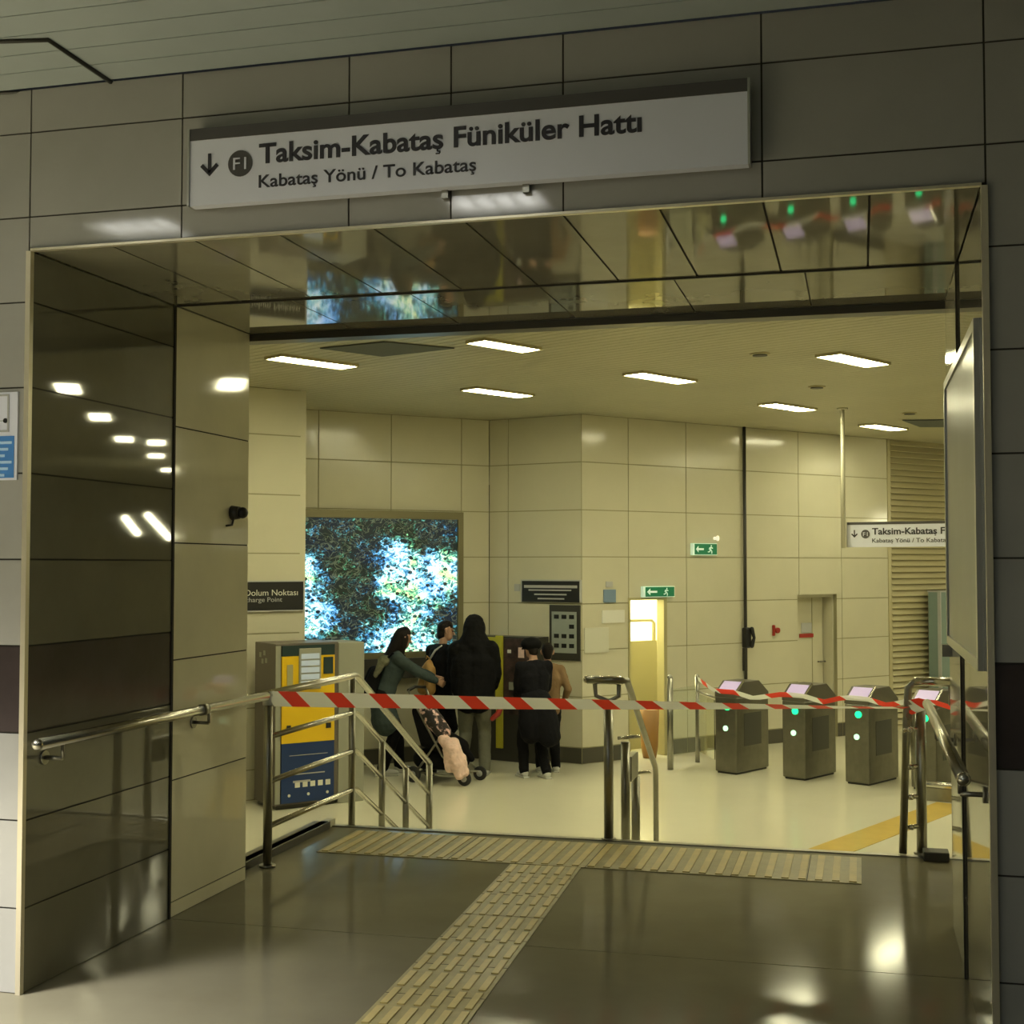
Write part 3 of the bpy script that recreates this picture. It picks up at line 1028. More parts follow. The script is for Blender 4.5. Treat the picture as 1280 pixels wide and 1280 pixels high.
# ------------------------------------------------------------------ artwork light box
def art_mat():
    m = bpy.data.materials.new('artwork_print')
    m.use_nodes = True
    nt = m.node_tree
    N = nt.nodes; Lk = nt.links
    bs = N['Principled BSDF']
    tc = N.new('ShaderNodeTexCoord')

    def noise(scale, det=8, rough=.7, dist=0.0, vec=None):
        n = N.new('ShaderNodeTexNoise')
        n.inputs['Scale'].default_value = scale; n.inputs['Detail'].default_value = det
        n.inputs['Roughness'].default_value = rough; n.inputs['Distortion'].default_value = dist
        Lk.new(vec or tc.outputs['UV'], n.inputs[0])
        return n

    def ramp(src, els):
        r = N.new('ShaderNodeValToRGB')
        r.color_ramp.elements[0].position, r.color_ramp.elements[0].color = els[0][0], (*els[0][1], 1)
        r.color_ramp.elements[1].position, r.color_ramp.elements[1].color = els[-1][0], (*els[-1][1], 1)
        for p, c in els[1:-1]:
            e_ = r.color_ramp.elements.new(p); e_.color = (*c, 1)
        Lk.new(src, r.inputs[0])
        return r

    def math_(op, a_, b_=None, clamp=False):
        n = N.new('ShaderNodeMath'); n.operation = op; n.use_clamp = clamp
        for i, q in enumerate((a_, b_)):
            if q is None: continue
            if isinstance(q, (int, float)): n.inputs[i].default_value = q
            else: Lk.new(q, n.inputs[i])
        return n.outputs[0]

    def spot(cx, cy, r, sy=1.0):
        s = N.new('ShaderNodeVectorMath'); s.operation = 'SUBTRACT'
        Lk.new(tc.outputs['UV'], s.inputs[0]); s.inputs[1].default_value = (cx, cy, 0)
        s2 = N.new('ShaderNodeVectorMath'); s2.operation = 'MULTIPLY'
        Lk.new(s.outputs[0], s2.inputs[0]); s2.inputs[1].default_value = (1 / r, 1 / (r * sy), 0)
        l = N.new('ShaderNodeVectorMath'); l.operation = 'LENGTH'
        Lk.new(s2.outputs[0], l.inputs[0])
        return math_('SUBTRACT', 1.0, l.outputs['Value'], clamp=True)
    glow = spot(.74, .50, .30, 1.0)
    for a_ in (spot(.02, .60, .20, 1.0), spot(.07, .27, .24, 1.2), spot(.66, .10, .34, .7), spot(.60, .74, .16), spot(.93, .62, .22), spot(.60, .52, .16)):
        glow = math_('ADD', glow, a_)
    fine = noise(30, 2.5, .7, 1.2)
    mid = noise(9, 6, .7, 1.2)
    vor = N.new('ShaderNodeTexVoronoi'); vor.inputs['Scale'].default_value = 20
    Lk.new(tc.outputs['UV'], vor.inputs[0])
    g2 = math_('ADD', math_('SUBTRACT', math_('MULTIPLY', math_('MINIMUM', glow, .62), 1.45), .10), math_('MULTIPLY', math_('SUBTRACT', fine.outputs[0], .52), 3.1))
    g2 = math_('ADD', g2, math_('MULTIPLY', math_('SUBTRACT', mid.outputs[0], .5), 1.8))
    dots = math_('LESS_THAN', vor.outputs['Distance'], .27)
    g2 = math_('SUBTRACT', g2, math_('MULTIPLY', dots, .7), clamp=True)
    lum = ramp(g2, [(0.0, (.006, .010, .012)), (.18, (.02, .05, .05)), (.42, (.04, .22, .30)), (.66, (.25, .68, .75)), (.93, (1.0, 1.0, 1.0))])
    hue = noise(5, 3, .6, .5)
    hr = ramp(hue.outputs[0], [(.36, (.35, .62, 1.25)), (.5, (.9, 1.0, .9)), (.62, (1.05, 1.15, .30))])
    # thin scribbled lines
    rid = noise(8, 1.5, .5, 2.0)
    rid2 = noise(14, 1, .5, 1.5)
    ln = math_('MAXIMUM', math_('LESS_THAN', math_('ABSOLUTE', math_('SUBTRACT', rid.outputs[0], .5)), .014),
               math_('LESS_THAN', math_('ABSOLUTE', math_('SUBTRACT', rid2.outputs[0], .47)), .018))
    mx = N.new('ShaderNodeMix'); mx.data_type = 'RGBA'; mx.blend_type = 'MULTIPLY'; mx.inputs[0].default_value = .8
    Lk.new(lum.outputs[0], mx.inputs[6]); Lk.new(hr.outputs[0], mx.inputs[7])
    ad = N.new('ShaderNodeMix'); ad.data_type = 'RGBA'; ad.blend_type = 'ADD'
    Lk.new(math_('MULTIPLY', ln, .17), ad.inputs[0]); Lk.new(mx.outputs[2], ad.inputs[6]); ad.inputs[7].default_value = (.30, .36, .20, 1)
    bs.inputs['Base Color'].default_value = (.02, .02, .02, 1)
    bs.inputs['Roughness'].default_value = .25
    Lk.new(ad.outputs[2], bs.inputs['Emission Color'])
    bs.inputs['Emission Strength'].default_value = 1.6
    return m


def onA(x, y):
    r = ray(x, y)
    u_ = AU
    det = r.x * (-u_.y) + u_.x * r.y
    t_ = (Cc.x * (-u_.y) + u_.x * Cc.y) / det
    s_ = (r.x * Cc.y - r.y * Cc.x) / det
    return s_, EYE + r.z * t_


sR, zT = onA(569, 650)
sR = -.38 if abs(sR) > 2 else sR
sL = sR - 2.02
zB = onA(569, 812)[1]
t = thing('artwork_lightbox', 'large backlit abstract artwork of white, blue and green scribbles on the left wall', 'artwork', Cc + AU * ((sR + sL) / 2) + Z_ * zB)
b = BM()
P = [Cc + AU * s_ + AN * .05 + Z_ * z_ for s_, z_ in ((sL, zB), (sR, zB), (sR, zT), (sL, zT))]
uvl = b.loops.layers.uv.new('UVMap')
vs = [b.verts.new(p) for p in P]
f = b.faces.new(vs)
for lp, uvc in zip(f.loops, ((0, 0), (1, 0), (1, 1), (0, 1))): lp[uvl].uv = uvc
obj('printed_panel', b, [art_mat()], t, fix=False)
b = BM()
obox(b, Cc, AU, Z_, AN, sL - .0, sR, zB, zT, 0, .045)
obj('case', b, 'dark', t)
b = BM(); obox(b, Cc, AU, Z_, AN, sL - .07, sR + .07, zB - .30, zB - .07, 0, .14); obj('ledge', b, 'dark', t)
b = BM()
for r in ((sL - .07, sL, zB - .07, zT + .09), (sR, sR + .07, zB - .07, zT + .09), (sL, sR, zT, zT + .09), (sL, sR, zB - .07, zB)):
    obox(b, Cc, AU, Z_, AN, *r, 0, .085)
obj('frame', b, mat('bronze_frame', (.20, .18, .10), .4, metal=.4), t)

# ------------------------------------------------------------------ pilaster sign
def onP(x, y):
    r = ray(x, y)
    det = r.x * (-DU.y) + DU.x * r.y
    t_ = (Pe.x * (-DU.y) + DU.x * Pe.y) / det
    s_ = (r.x * Pe.y - r.y * Pe.x) / det
    return s_, EYE + r.z * t_


s1, z1 = onP(378, 727); _, z0 = onP(378, 762); s0 = s1 - 1.15
t = thing('information_sign', 'black sign with two lines of white writing on the wall over the yellow machine', 'sign', Pe + DU * s1 + Z_ * z0)
b = BM(); obox(b, Pe, DU, Z_, DN, s0, s1, z0, z1, 0, .02); obj('board', b, 'black', t)
b = BM()
for r in ((s0 - .012, s1 + .012, z1, z1 + .012), (s0 - .012, s1 + .012, z0 - .012, z0), (s1, s1 + .012, z0, z1)): obox(b, Pe, DU, Z_, DN, *r, 0, .026)
obj('edge_frame', b, 'grey', t)
hh = z1 - z0
text('title_text', 'İstanbulkart Dolum Noktası', Pe + DU * (s0 + .06) + Z_ * (z0 + hh * .52) + DN * .021, DU, Z_, DN, .085, 'paper', t, width=1.03)
text('subtitle_text', 'İstanbulkart Recharge Point', Pe + DU * (s0 + .06) + Z_ * (z0 + hh * .30) + DN * .021, DU, Z_, DN, .065, 'grey', t, width=.86)

# ------------------------------------------------------------------ ticket machines
VB = atz(343, 1007, LOW); VB = Vector((VB.x * .978, VB.y * .978, LOW))
vu = DU; vn = DN
def ticket_machine(name, label, O, u, n, W, D_, Ht, yellow_w, grp):
    """O = front left floor corner"""
    t = thing(name, label, 'ticket machine', O, grp)
    v = Z_
    b = BM()
    obox(b, O, u, v, n, 0, W, .04, Ht, -D_, 0, mi=0)
    obox(b, O, u, v, n, .03, W - .02, .0, .04, -D_ + .02, -.03, mi=1)
    obj('cabinet', b, ['vend', 'dark'], t, bevel=.006)
    b = BM(); obox(b, O, u, v, n, .0, .05, .06, Ht - .02, 0, .012); obj('edge_strip', b, 'vendg', t)
    y0, y1 = .06, .06 + yellow_w
    b = BM(); obox(b, O, u, v, n, y0, y1, .62, Ht - .12, 0, .02); obj('front_upper', b, 'yellow', t)
    b = BM(); obox(b, O, u, v, n, y0, y1, .06, .62, 0, .018); obj('front_lower', b, 'navy', t)
    b = BM(); obox(b, O, u, v, n, y0, y1, Ht - .12, Ht - .02, 0, .022); obj('header', b, 'screen_d', t)
    b = BM(); obox(b, O, u, v, n, y0 + .17, y0 + .40, Ht - .44, Ht - .05, .02, .034); 
    ob = obj('display_surround', b, 'vendg', t, bevel=.004)
    b = BM()
    for k in range(4): obox(b, O, u, v, n, y0 + .19, y0 + .38, Ht - .15 - k * .065, Ht - .10 - k * .065, .034, .037)
    obox(b, O, u, v, n, y0 + .19, y0 + .38, Ht - .425, Ht - .36, .034, .038)
    obj('display', b, 'screen', ob)
    b = BM(); obox(b, O, u, v, n, y0 + .43, y0 + .53, Ht - .30, Ht - .14, .02, .03); obj('side_display', b, 'screen_d', t)
    for (a0, a1, b0, b1) in ((.19, .27, 1.0 - .02, 1.03), (.32, .38, 1.0, 1.05), (.46, .51, .74, .79), (.05, .09, .74, .79)):
        b = BM(); obox(b, O, u, v, n, y0 + a0, y0 + a1, b0, b1, .02, .03); obj('slot', b, 'black', t)
    b = BM(); obox(b, O, u, v, n, y0 + .05, y0 + .11, Ht - .46, Ht - .2, .02, .025); obj('card_reader', b, 'tan', t)
    b = BM()
    for (a0, a1, b0, b1) in ((.08, .48, .50, .505), (.1, .45, .32, .33), (.12, .3, .245, .265)): obox(b, O, u, v, n, y0 + a0, y0 + a1, b0, b1, .018, .021)
    obj('print_line', b, 'grey', t)
    for k in range(5):
        b = BM(); obox(b, O, u, v, n, y0 + .14 + k * .08, y0 + .19 + k * .08, .20, .25, .018, .021); obj('payment_icon', b, 'paper', t)
    for k in range(3):
        b = BM(); disc(b, O + u * (y0 + .08 + k * .2) + v * .13 + n * .018, n, .014, .003); obj('round_mark', b, 'paper', t)
    return t


t = ticket_machine('ticket_machine', 'tall grey ticket machine with yellow and navy front behind the left railing', VB, vu, vn, .66, .47, 1.56, .55, None)
for i, (a0, b0) in enumerate(((.07, 1.42), (.16, 1.44), (.12, 1.36), (.2, 1.37))):
    b = BM(); obox(b, VB, vn, Z_, -vu, -.43 + a0, -.43 + a0 + .045, b0, b0 + .045, .0, .004)
    obj('sticker', b, 'vendg', t)
b = BM(); obox(b, VB, vu, Z_, vn, .668, .95, 0, 1.55, -.47, -.01)
tag(obj('equipment_cabinet', b, 'vendg', bevel=.006), 'plain grey metal cabinet right beside the yellow ticket machine', 'cabinet')

# machine in the corner behind the people
MC = atz(626, 951, LOW)
t = thing('ticket_machine', 'dark ticket machine with yellow edge in the corner behind the people', 'ticket machine', MC)
b = BM(); obox(b, MC, CU, Z_, CN, -.45, .50, .0, 1.46, -.45, 0); obj('cabinet', b, 'dark', t, bevel=.005)
b = BM(); obox(b, MC, CU, Z_, CN, -.05, .035, .62, 1.47, 0, .04); obox(b, MC, CU, Z_, CN, -.45, -.05, 1.40, 1.45, 0, .03)
obox(b, MC, CU, Z_, CN, -.05, .035, .15, .62, 0, .03)
obj('yellow_edge', b, mat('acid_yellow', (.50, .46, .04), .4), t)
b = BM(); obox(b, MC, CU, Z_, CN, .05, .49, .55, 1.44, 0, .012); obj('printed_front', b, mat('dark_print', (.10, .06, .05), .3, noise=.95, nscale=9, col2=(.012, .010, .010)), t)
for a0, b0, w_, h_, mm in ((.1, 1.27, .05, .04, 'paper'), (.25, 1.22, .08, .12, 'pink'), (.22, .92, .07, .13, 'paper'), (.12, .84, .08, .09, 'vendg'), (.16, .66, .16, .08, 'tan')):
    b = BM(); obox(b, MC, CU, Z_, CN, a0, a0 + w_, b0, b0 + h_, .012, .016); obj('picture_label', b, mm, t)

# ------------------------------------------------------------------ things on the corner wall and wall D
def onC(x, y):
    r = ray(x, y)
    det = r.x * (-CU.y) + CU.x * r.y
    t_ = (Cc.x * (-CU.y) + CU.x * Cc.y) / det
    s_ = (r.x * Cc.y - r.y * Cc.x) / det
    return s_, EYE + r.z * t_


def wall_rect(fn, O, u, n, x0, y0, x1, y1, d0, d1, b=None):
    s0, z1 = fn(x0, y0); s1, z0 = fn(x1, y1)
    bb = b or BM()
    obox(bb, O, u, Z_, n, s0, s1, z0, z1, d0, d1)
    return bb, s0, s1, z0, z1


bb, s0, s1, z0, z1 = wall_rect(onC, Cc, CU, CN, 654, 726, 726, 753, 0, .03)
t = thing('information_board', 'wide dark information board high on the corner wall, above the poster', 'sign', Cc + CU * s0 + Z_ * z0)
obj('board', bb, 'black', t)
b = BM()
for i, (a0, a1) in enumerate(((.04, .96), (.12, .86), (.22, .78), (.28, .74))):
    zz = z1 - .05 - i * .05
    obox(b, Cc, CU, Z_, CN, s0 + (s1 - s0) * a0, s0 + (s1 - s0) * a1, zz - (.032 if i == 0 else .016), zz, .03, .033)
obj('text_line', b, 'grey', t)
b = BM()
for r in ((s0 - .015, s1 + .015, z1, z1 + .015), (s0 - .015, s0, z0, z1), (s1, s1 + .015, z0, z1)): obox(b, Cc, CU, Z_, CN, *r, 0, .035)
obj('edge_frame', b, 'grey', t)
bb, s0, s1, z0, z1 = wall_rect(onC, Cc, CU, CN, 688, 756, 726, 826, 0, .025)
t = thing('icon_poster', 'tall grey poster with rows of small dark pictures under the information board', 'poster', Cc + CU * s0 + Z_ * z0)
obj('board', bb, 'dark', t)
W_, H_ = s1 - s0, z1 - z0
b = BM(); obox(b, Cc, CU, Z_, CN, s0 + W_ * .08, s1 - W_ * .1, z0 + H_ * .13, z1 - H_ * .12, .025, .028); obj('printed_sheet', b, mat('grey_sheet', (.30, .33, .30), .4), t)
for rr in range(4):
    for cc_ in range(3):
        if rr == 1 and cc_ < 2: continue
        b = BM(); xx = s0 + W_ * (.16 + .25 * cc_); zz = z1 - H_ * (.25 + .175 * rr)
        obox(b, Cc, CU, Z_, CN, xx, xx + W_ * .16, zz, zz + H_ * .075, .028, .031); obj('picture', b, 'black', t)
bb, *_ = wall_rect(onC, Cc, CU, CN, 643, 730, 650, 739, 0, .006)
tag(obj('small_notice', bb, 'grey'), 'tiny grey notice left of the dark information board', 'notice')


def dthing(name, label, cat, x0, y0, x1, y1, m_, d0=0, d1=.015):
    bb, s0, s1, z0, z1 = wall_rect(onD, G0, DU, DN, x0, y0, x1, y1, d0, d1)
    o = obj(name, bb, m_)
    tag(o, label, cat)
    return o, s0, s1, z0, z1


dthing('blue_notice', 'small blue notice on the wall left of the lit doorway', 'notice', 754, 737, 769, 753, mat('faded_blue', (.17, .25, .36), .5))
dthing('small_notice', 'small pale notice just above the blue notice', 'notice', 757, 727, 765, 734, 'grey')
dthing('paper_notice', 'white paper notice below the blue notice', 'notice', 752, 763, 780, 778, 'paper')
dthing('paper_notice', 'square pale paper notice beside the wall corner', 'notice', 730, 785, 760, 815, mat('pale_paper', (.58, .57, .47), .5))
# exit signs
def exit_sign(label, x0, y0, x1, y1):
    s0, z1 = onD(x0, y0); s1, z0 = onD(x1, y1)
    t = thing('exit_sign', label, 'exit sign', G0 + DU * s0 + Z_ * z0)
    b = BM(); obox(b, G0, DU, Z_, DN, s0, s1, z0, z1, .0, .05); obj('housing', b, 'exitwhite', t)
    W_ = s1 - s0; H_ = z1 - z0
    b = BM(); obox(b, G0, DU, Z_, DN, s0 + W_ * .06, s1 - W_ * .02, z0 + .008, z1 - .008, .05, .056); obj('green_face', b, 'green', t)
    b = BM(); cx = s0 + W_ * .72; cz = (z0 + z1) / 2
    k = H_ * .9
    hd = G0 + DU * (cx + .05 * k) + DN * .056 + Z_ * (cz + .32 * k); disc(b, hd, DN, .07 * k, .004, seg=12)
    for (ax, az, bx, bz) in ((.02, .22, -.05, -.05), (-.05, -.05, .12, -.2), (.12, -.2, .1, -.42), (-.05, -.05, -.2, -.25), (-.2, -.25, -.38, -.25), (.02, .2, .22, .08), (.02, .2, -.18, .12), (-.18, .12, -.2, -.05)):
        tube(b, [G0 + DU * (cx + ax * k) + DN * .058 + Z_ * (cz + az * k), G0 + DU * (cx + bx * k) + DN * .058 + Z_ * (cz + bz * k)], .05 * k, seg=6)
    obj('running_figure', b, 'exitwhite', t)
    b = BM(); ax0 = s0 + W_ * .2
    obox(b, G0, DU, Z_, DN, ax0, ax0 + W_ * .22, cz - .012, cz + .012, .056, .060)
    prism(b, [G0 + DU * ax0 + DN * .056 + Z_ * (cz + .04), G0 + DU * (ax0 - W_ * .1) + DN * .056 + Z_ * cz, G0 + DU * ax0 + DN * .056 + Z_ * (cz - .04)], DN, .004)
    obj('arrow', b, 'exitwhite', t)
    return t


exit_sign('green running-man exit sign high on the wall, left of the black cable', 863, 679, 893, 694)
exit_sign('green exit sign directly above the lit doorway', 801, 733, 840, 746)
s_, z_ = onD(893, 673)
bm = BM(); ball(bm, G0 + DU * s_ + DN * .06 + Z_ * z_, .022, s=(1, 1, 1.6)); disc(bm, G0 + DU * s_ + Z_ * z_, DN, .02, .05)
tag(obj('indicator_lamp', bm, mat('pale_lamp', (.8, .78, .6), .4, emit=(1, .95, .75), estr=.6)), 'small pale lamp just above the high exit sign', 'lamp')

# cable with intercom
s_, z_ = onD(930, 797)
t = thing('wall_intercom', 'black intercom on a long black cable dropping from the ceiling along the wall', 'intercom', G0 + DU * s_ + Z_ * z_)
b = BM(); tube(b, [G0 + DU * s_ + DN * .03 + Z_ * HC, G0 + DU * s_ + DN * .03 + Z_ * (z_ - .7)], .021, seg=10); obj('cable', b, 'dark', t)
b = BM(); obox(b, G0, DU, Z_, DN, s_ - .045, s_ + .06, z_ - .13, z_ + .13, 0, .08); obj('handset_box', b, 'black', t, bevel=.02)
b = BM(); tube(b, [G0 + DU * (s_ + .05) + DN * .09 + Z_ * (z_ + .11), G0 + DU * (s_ + .08) + DN * .10 + Z_ * z_, G0 + DU * (s_ + .05) + DN * .09 + Z_ * (z_ - .1)], [.03, .02, .03], seg=10, round_end=True); obj('handset', b, 'black', t)
b = BM(); obox(b, G0, DU, Z_, DN, s_ - .03, s_ + .01, z_ - .42, z_ - .13, 0, .05); obj('conduit', b, 'dark', t)
s_, z_ = onD(966, 788)
t = thing('fire_call_point', 'small red fire call point on the wall right of the black intercom', 'call point', G0 + DU * s_ + Z_ * z_)
b = BM(); obox(b, G0, DU, Z_, DN, s_ - .015, s_ + .02, z_ - .07, z_ + .07, 0, .03); obj('housing', b, 'redp', t, bevel=.008)
b = BM(); disc(b, G0 + DU * (s_ + .05) + DN * .02 + Z_ * z_, DN, .036, .03); obj('bell', b, 'redp', t)

# lit side room behind doorway 1
bm = BM()
R0, R1, RD = s_d1a - .25, s_d1b + 1.8, 1.7
obox(bm, G0, DU, Z_, DN, R0, R1, LOW, z_d + .5, -RD - .05, -RD)                        # back
obox(bm, G0, DU, Z_, DN, R0 - .05, R0, LOW, z_d + .5, -RD, -.065)
obox(bm, G0, DU, Z_, DN, R1, R1 + .05, LOW, z_d + .5, -RD, -.065)
obox(bm, G0, DU, Z_, DN, R0, R1, z_d + .5, z_d + .55, -RD, -.065)
struct('wall_side_room', bm, 'room')
bm = BM()
for r in ((s_d1a - .0, s_d1a + .03, LOW, z_d), (s_d1b - .05, s_d1b, LOW, z_d), (s_d1a + .03, s_d1b - .05, z_d - .03, z_d)):
    obox(bm, G0, DU, Z_, DN, *r, -.12, .01)
struct('door_1', bm, 'tan')
t = thing('ceiling_light', 'warm ceiling light inside the lit side room', 'ceiling light', G0 + DU * ((R0 + R1) / 2) - DN * 1.2 + Z_ * (z_d + .48))
b = BM(); obox(b, G0, DU, Z_, DN, R0 + .2, R1 - .4, z_d + .46, z_d + .5, -1.5, -.5); obj('diffuser', b, mat('room_lamp', (.9, .85, .6), .5, emit=(1, .97, .70), estr=24.0), t)
b = BM(); obox(b, G0, DU, Z_, DN, s_d1a - .02, s_d1b + 1.7, LOW, .60, -.70, -.62)
tag(obj('low_partition', b, 'tan'), 'tan waist high partition inside the lit side room', 'partition')
t = thing('partition_rail', 'pale tube frame standing over the partition in the lit doorway', 'rail', G0 + DU * s_d1a - DN * .9 + Z_ * .62)
b = BM(); tube(b, [G0 + DU * (s_d1a + .2) - DN * .66 + Z_ * .86, G0 + DU * (s_d1a + .92) - DN * .66 + Z_ * .86, G0 + DU * (s_d1a + .97) - DN * .66 + Z_ * .82, G0 + DU * (s_d1a + .97) - DN * .66 + Z_ * .60], .024); obj('tube', b, 'louver', t)
b = BM(); q = atz(812, 947, LOW); tube(b, [(q.x, q.y, LOW), (q.x, q.y, LOW + .12), (q.x, q.y, LOW + .58)], [.08, .10, .12]); 
tag(obj('waste_bin', b, 'orange'), 'orange brown bin standing in front of the lit doorway', 'bin')

# recessed door 2
bm = BM()
zn = .22
obox(bm, G0, DU, Z_, DN, s_d2a, s_d2a + .03, LOW, z_d, -zn - .05, -.061)
obox(bm, G0, DU, Z_, DN, s_d2b - .03, s_d2b, LOW, z_d, -zn - .05, -.061)
obox(bm, G0, DU, Z_, DN, s_d2a + .03, s_d2b - .03, z_d - .04, z_d, -zn - .05, -.061)
obox(bm, G0, DU, Z_, DN, s_d2a - .3, s_d2b + .4, LOW, z_d + .05, -zn - .12, -zn - .051)
struct('door_2', bm, 'tile')
d2 = BM(); obox(d2, G0, DU, Z_, DN, s_d2a + .04, s_d2b - .04, LOW + .01, z_d - .05, -zn - .05, -zn)
dl = obj('door_leaf', d2, 'tile'); dl.parent = bpy.data.objects['door_2']
d2 = BM(); obox(d2, G0, DU, Z_, DN, s_d2a + .5, s_d2a + .512, LOW + .01, z_d - .05, -zn, -zn + .003)
dl2 = obj('door_seam', d2, 'joint2'); dl2.parent = dl
d2 = BM(); q = G0 + DU * (s_d2b - .14) - DN * (zn - .04) + Z_ * .25
tube(d2, [q, q + DU * .1], .012); tube(d2, [q, q - DN * .04], .01); dh2 = obj('door_handle', d2, 'steel_d'); dh2.parent = dl
s0, z1 = onD(1003, 780); s1, z0 = onD(1016, 798)
s0 += .19; s1 += .19
t = thing('door_notice', 'grey and red warning notice on the recessed door', 'notice', G0 + DU * s0 - DN * zn + Z_ * z0)
b = BM(); obox(b, G0, DU, Z_, DN, s0 + .02, s1 + .02, z0 + .06, z1, -zn, -zn + .01); obj('print', b, 'grey', t)
b = BM(); obox(b, G0, DU, Z_, DN, s0 - .02, s1 + .05, z0, z0 + .05, -zn, -zn + .012); obj('red_band', b, 'redp', t)

# teal panel by the louvred wall
s0, z1 = onD(1153, 740); s1, z0 = onD(1172, 850)
t = thing('tall_panel', 'tall grey teal panel with pale edge standing before the louvred wall', 'panel', G0 + DU * s0 + DN * .2 + Z_ * LOW)
b = BM(); obox(b, G0, DU, Z_, DN, s0, s1 + .8, LOW, z1, .10, .30); obj('body', b, 'teal', t)
b = BM(); obox(b, G0, DU, Z_, DN, s0 - .02, s0, LOW, z1 + .02, .27, .32); obox(b, G0, DU, Z_, DN, s0, s1 + .8, z1, z1 + .02, .08, .32); obj('edge_frame', b, 'ltblue' if False else 'grey', t)

# ------------------------------------------------------------------ ticket gates
gu = Vector((cos(radians(62)), sin(radians(62)), 0))
gw = Vector((-sin(radians(62)), cos(radians(62)), 0))

gt = thing('ticket_gate', 'brushed steel ticket gate nearest the glass barrier posts, leftmost of the row', 'ticket gate', (0, 0, 0), 'row of ticket gates')
# local frame: origin at right front corner, x = depth along lane, y = to the left
Xl, Yl = Vector((1, 0, 0)), Vector((0, 1, 0))
O_ = Vector((0, 0, 0))
GW, GL, GH = .28, .66, .84
b = BM(); obox(b, O_, Xl, Yl, Z_, 0, GL, 0, GW, .02, GH); obj('body', b, 'gate', gt, bevel=.012)
b = BM(); obox(b, O_, Xl, Yl, Z_, .02, GL - .02, .02, GW - .02, 0, .02); obj('plinth', b, 'dark', gt)
b = BM()
prof = [(0.0, GH), (0.0, GH + .05), (.16, GH + .17), (.46, GH + .17), (GL, GH + .03), (GL, GH)]
prism(b, [Vector((x_, -.004, z_)) for x_, z_ in prof], Yl, GW + .008)
obj('cap', b, mat('gate_cap', (.16, .15, .12), .35, metal=.6), gt, bevel=.006)
b = BM()
prism(b, [Vector((.012, .03, GH + .062)), Vector((.15, .03, GH + .165)), Vector((.15, GW - .03, GH + .165)), Vector((.012, GW - .03, GH + .062))], (-.6, 0, .8), .004)
obj('display', b, 'gatescr', gt)
b = BM()
prism(b, [Vector((.005, -.006, GH + .055)), Vector((.165, -.006, GH + .178)), Vector((.165, .012, GH + .178)), Vector((.005, .012, GH + .055))], (-.6, 0, .8), .010)
obj('display_edge', b, 'steel', gt)
b = BM(); disc(b, (0, GW * .42, .735), -Xl, .036, .012, mi=0); obj('green_light', b, 'gled', gt)
b = BM(); disc(b, (0, GW * .50, .50), -Xl, .030, .010, mi=0); obj('pale_light', b, 'wled', gt)
b = BM(); obox(b, O_, Xl, Yl, Z_, .15, .50, -.003, .0, .30, .66); obj('side_panel', b, mat('gate_side', (.10, .10, .085), .4, metal=.5), gt)
GC = [(-1.334, 14.777), (-.588, 14.555), (.07, 14.384), (.73, 14.20), (1.39, 14.02)]
GLAB = ['', 'brushed steel ticket gate right of the leftmost gate, below the red call point', 'brushed steel ticket gate directly left of the right stair railing',
        'brushed steel ticket gate seen through the right stair railing', 'brushed steel ticket gate seen as a reflection in the right jamb']
for i, (gx, gy) in enumerate(GC):
    if i: dup(gt, (gx, gy, LOW), radians(62), GLAB[i])
gt.location = (GC[0][0], GC[0][1], LOW); gt.rotation_euler = (0, 0, radians(62))

# tape over the gates
tp = []
start = atz(872, 953, LOW); start.z = LOW + .98
tp.append(start)
for gx, gy in GC:
    c = Vector((gx, gy, 0))
    for a_, d_ in ((GW, .02), (0, .02)):
        q = c + gw * a_ - gu * .012; q.z = LOW + GH + .055 + .01 - (.05 if False else 0)
        tp.append(q)
    q = c - gw * .22 - gu * .01; q.z = LOW + GH + .015
    tp.append(q)
tag(obj('barrier_tape', ribbon(tp, .055, lambda f: radians(12), period=.62, red=.4, phase=.2), ['red', 'tapew'], fix=False),
    'red and white tape running over the tops of the ticket gates', 'barrier tape')

# low steel kick rail near gate 4
q = atz(1150, 1000, LOW)
t = thing('low_steel_rail', 'low polished steel bar by the floor right of the right stair railing', 'rail', q)
b = BM(); tube(b, [q + Vector((0, .0, .16)), q + Vector((.55, -.16, .16))], .035); obj('bar', b, 'steel', t)
b = BM(); obox(b, q, SU, Z_, SN, 0, .55, 0, .13, -.05, .0); obj('base', b, 'steel_d', t)

# glass barrier posts
p1, p2 = atz(838, 962, LOW), atz(872, 953, LOW)
t = thing('glass_barrier', 'glass barrier between two dark steel posts left of the ticket gates', 'barrier', p1)
for p, hgt in ((p1, 1.03), (p2, 1.0)):
    b = BM(); tube(b, [p, p + Z_ * hgt], .034 if p is p1 else .027); ball(b, p + Z_ * hgt, .034 if p is p1 else .027); obj('post', b, 'steel_d', t)
b = BM(); dv = (p2 - p1).normalized(); sv = Vector((dv.y, -dv.x, 0))
obox(b, p1, dv, Z_, sv, .05, (p2 - p1).length - .04, .14, .90, -.004, .004); obj('glass_panel', b, 'glass', t)
g1 = Vector((GC[0][0], GC[0][1], LOW)) + gw * GW
dv = (g1 - p2); Lx = dv.length; dv.normalize(); sv = Vector((dv.y, -dv.x, 0))
b = BM(); obox(b, p2, dv, Z_, sv, .04, Lx - .02, .14, .80, -.004, .004); obj('glass_panel', b, 'glass', t)
b = BM(); tube(b, [p2 + Z_ * .83, g1 + Z_ * .83], .011); obj('top_rail', b, 'steel_d', t)

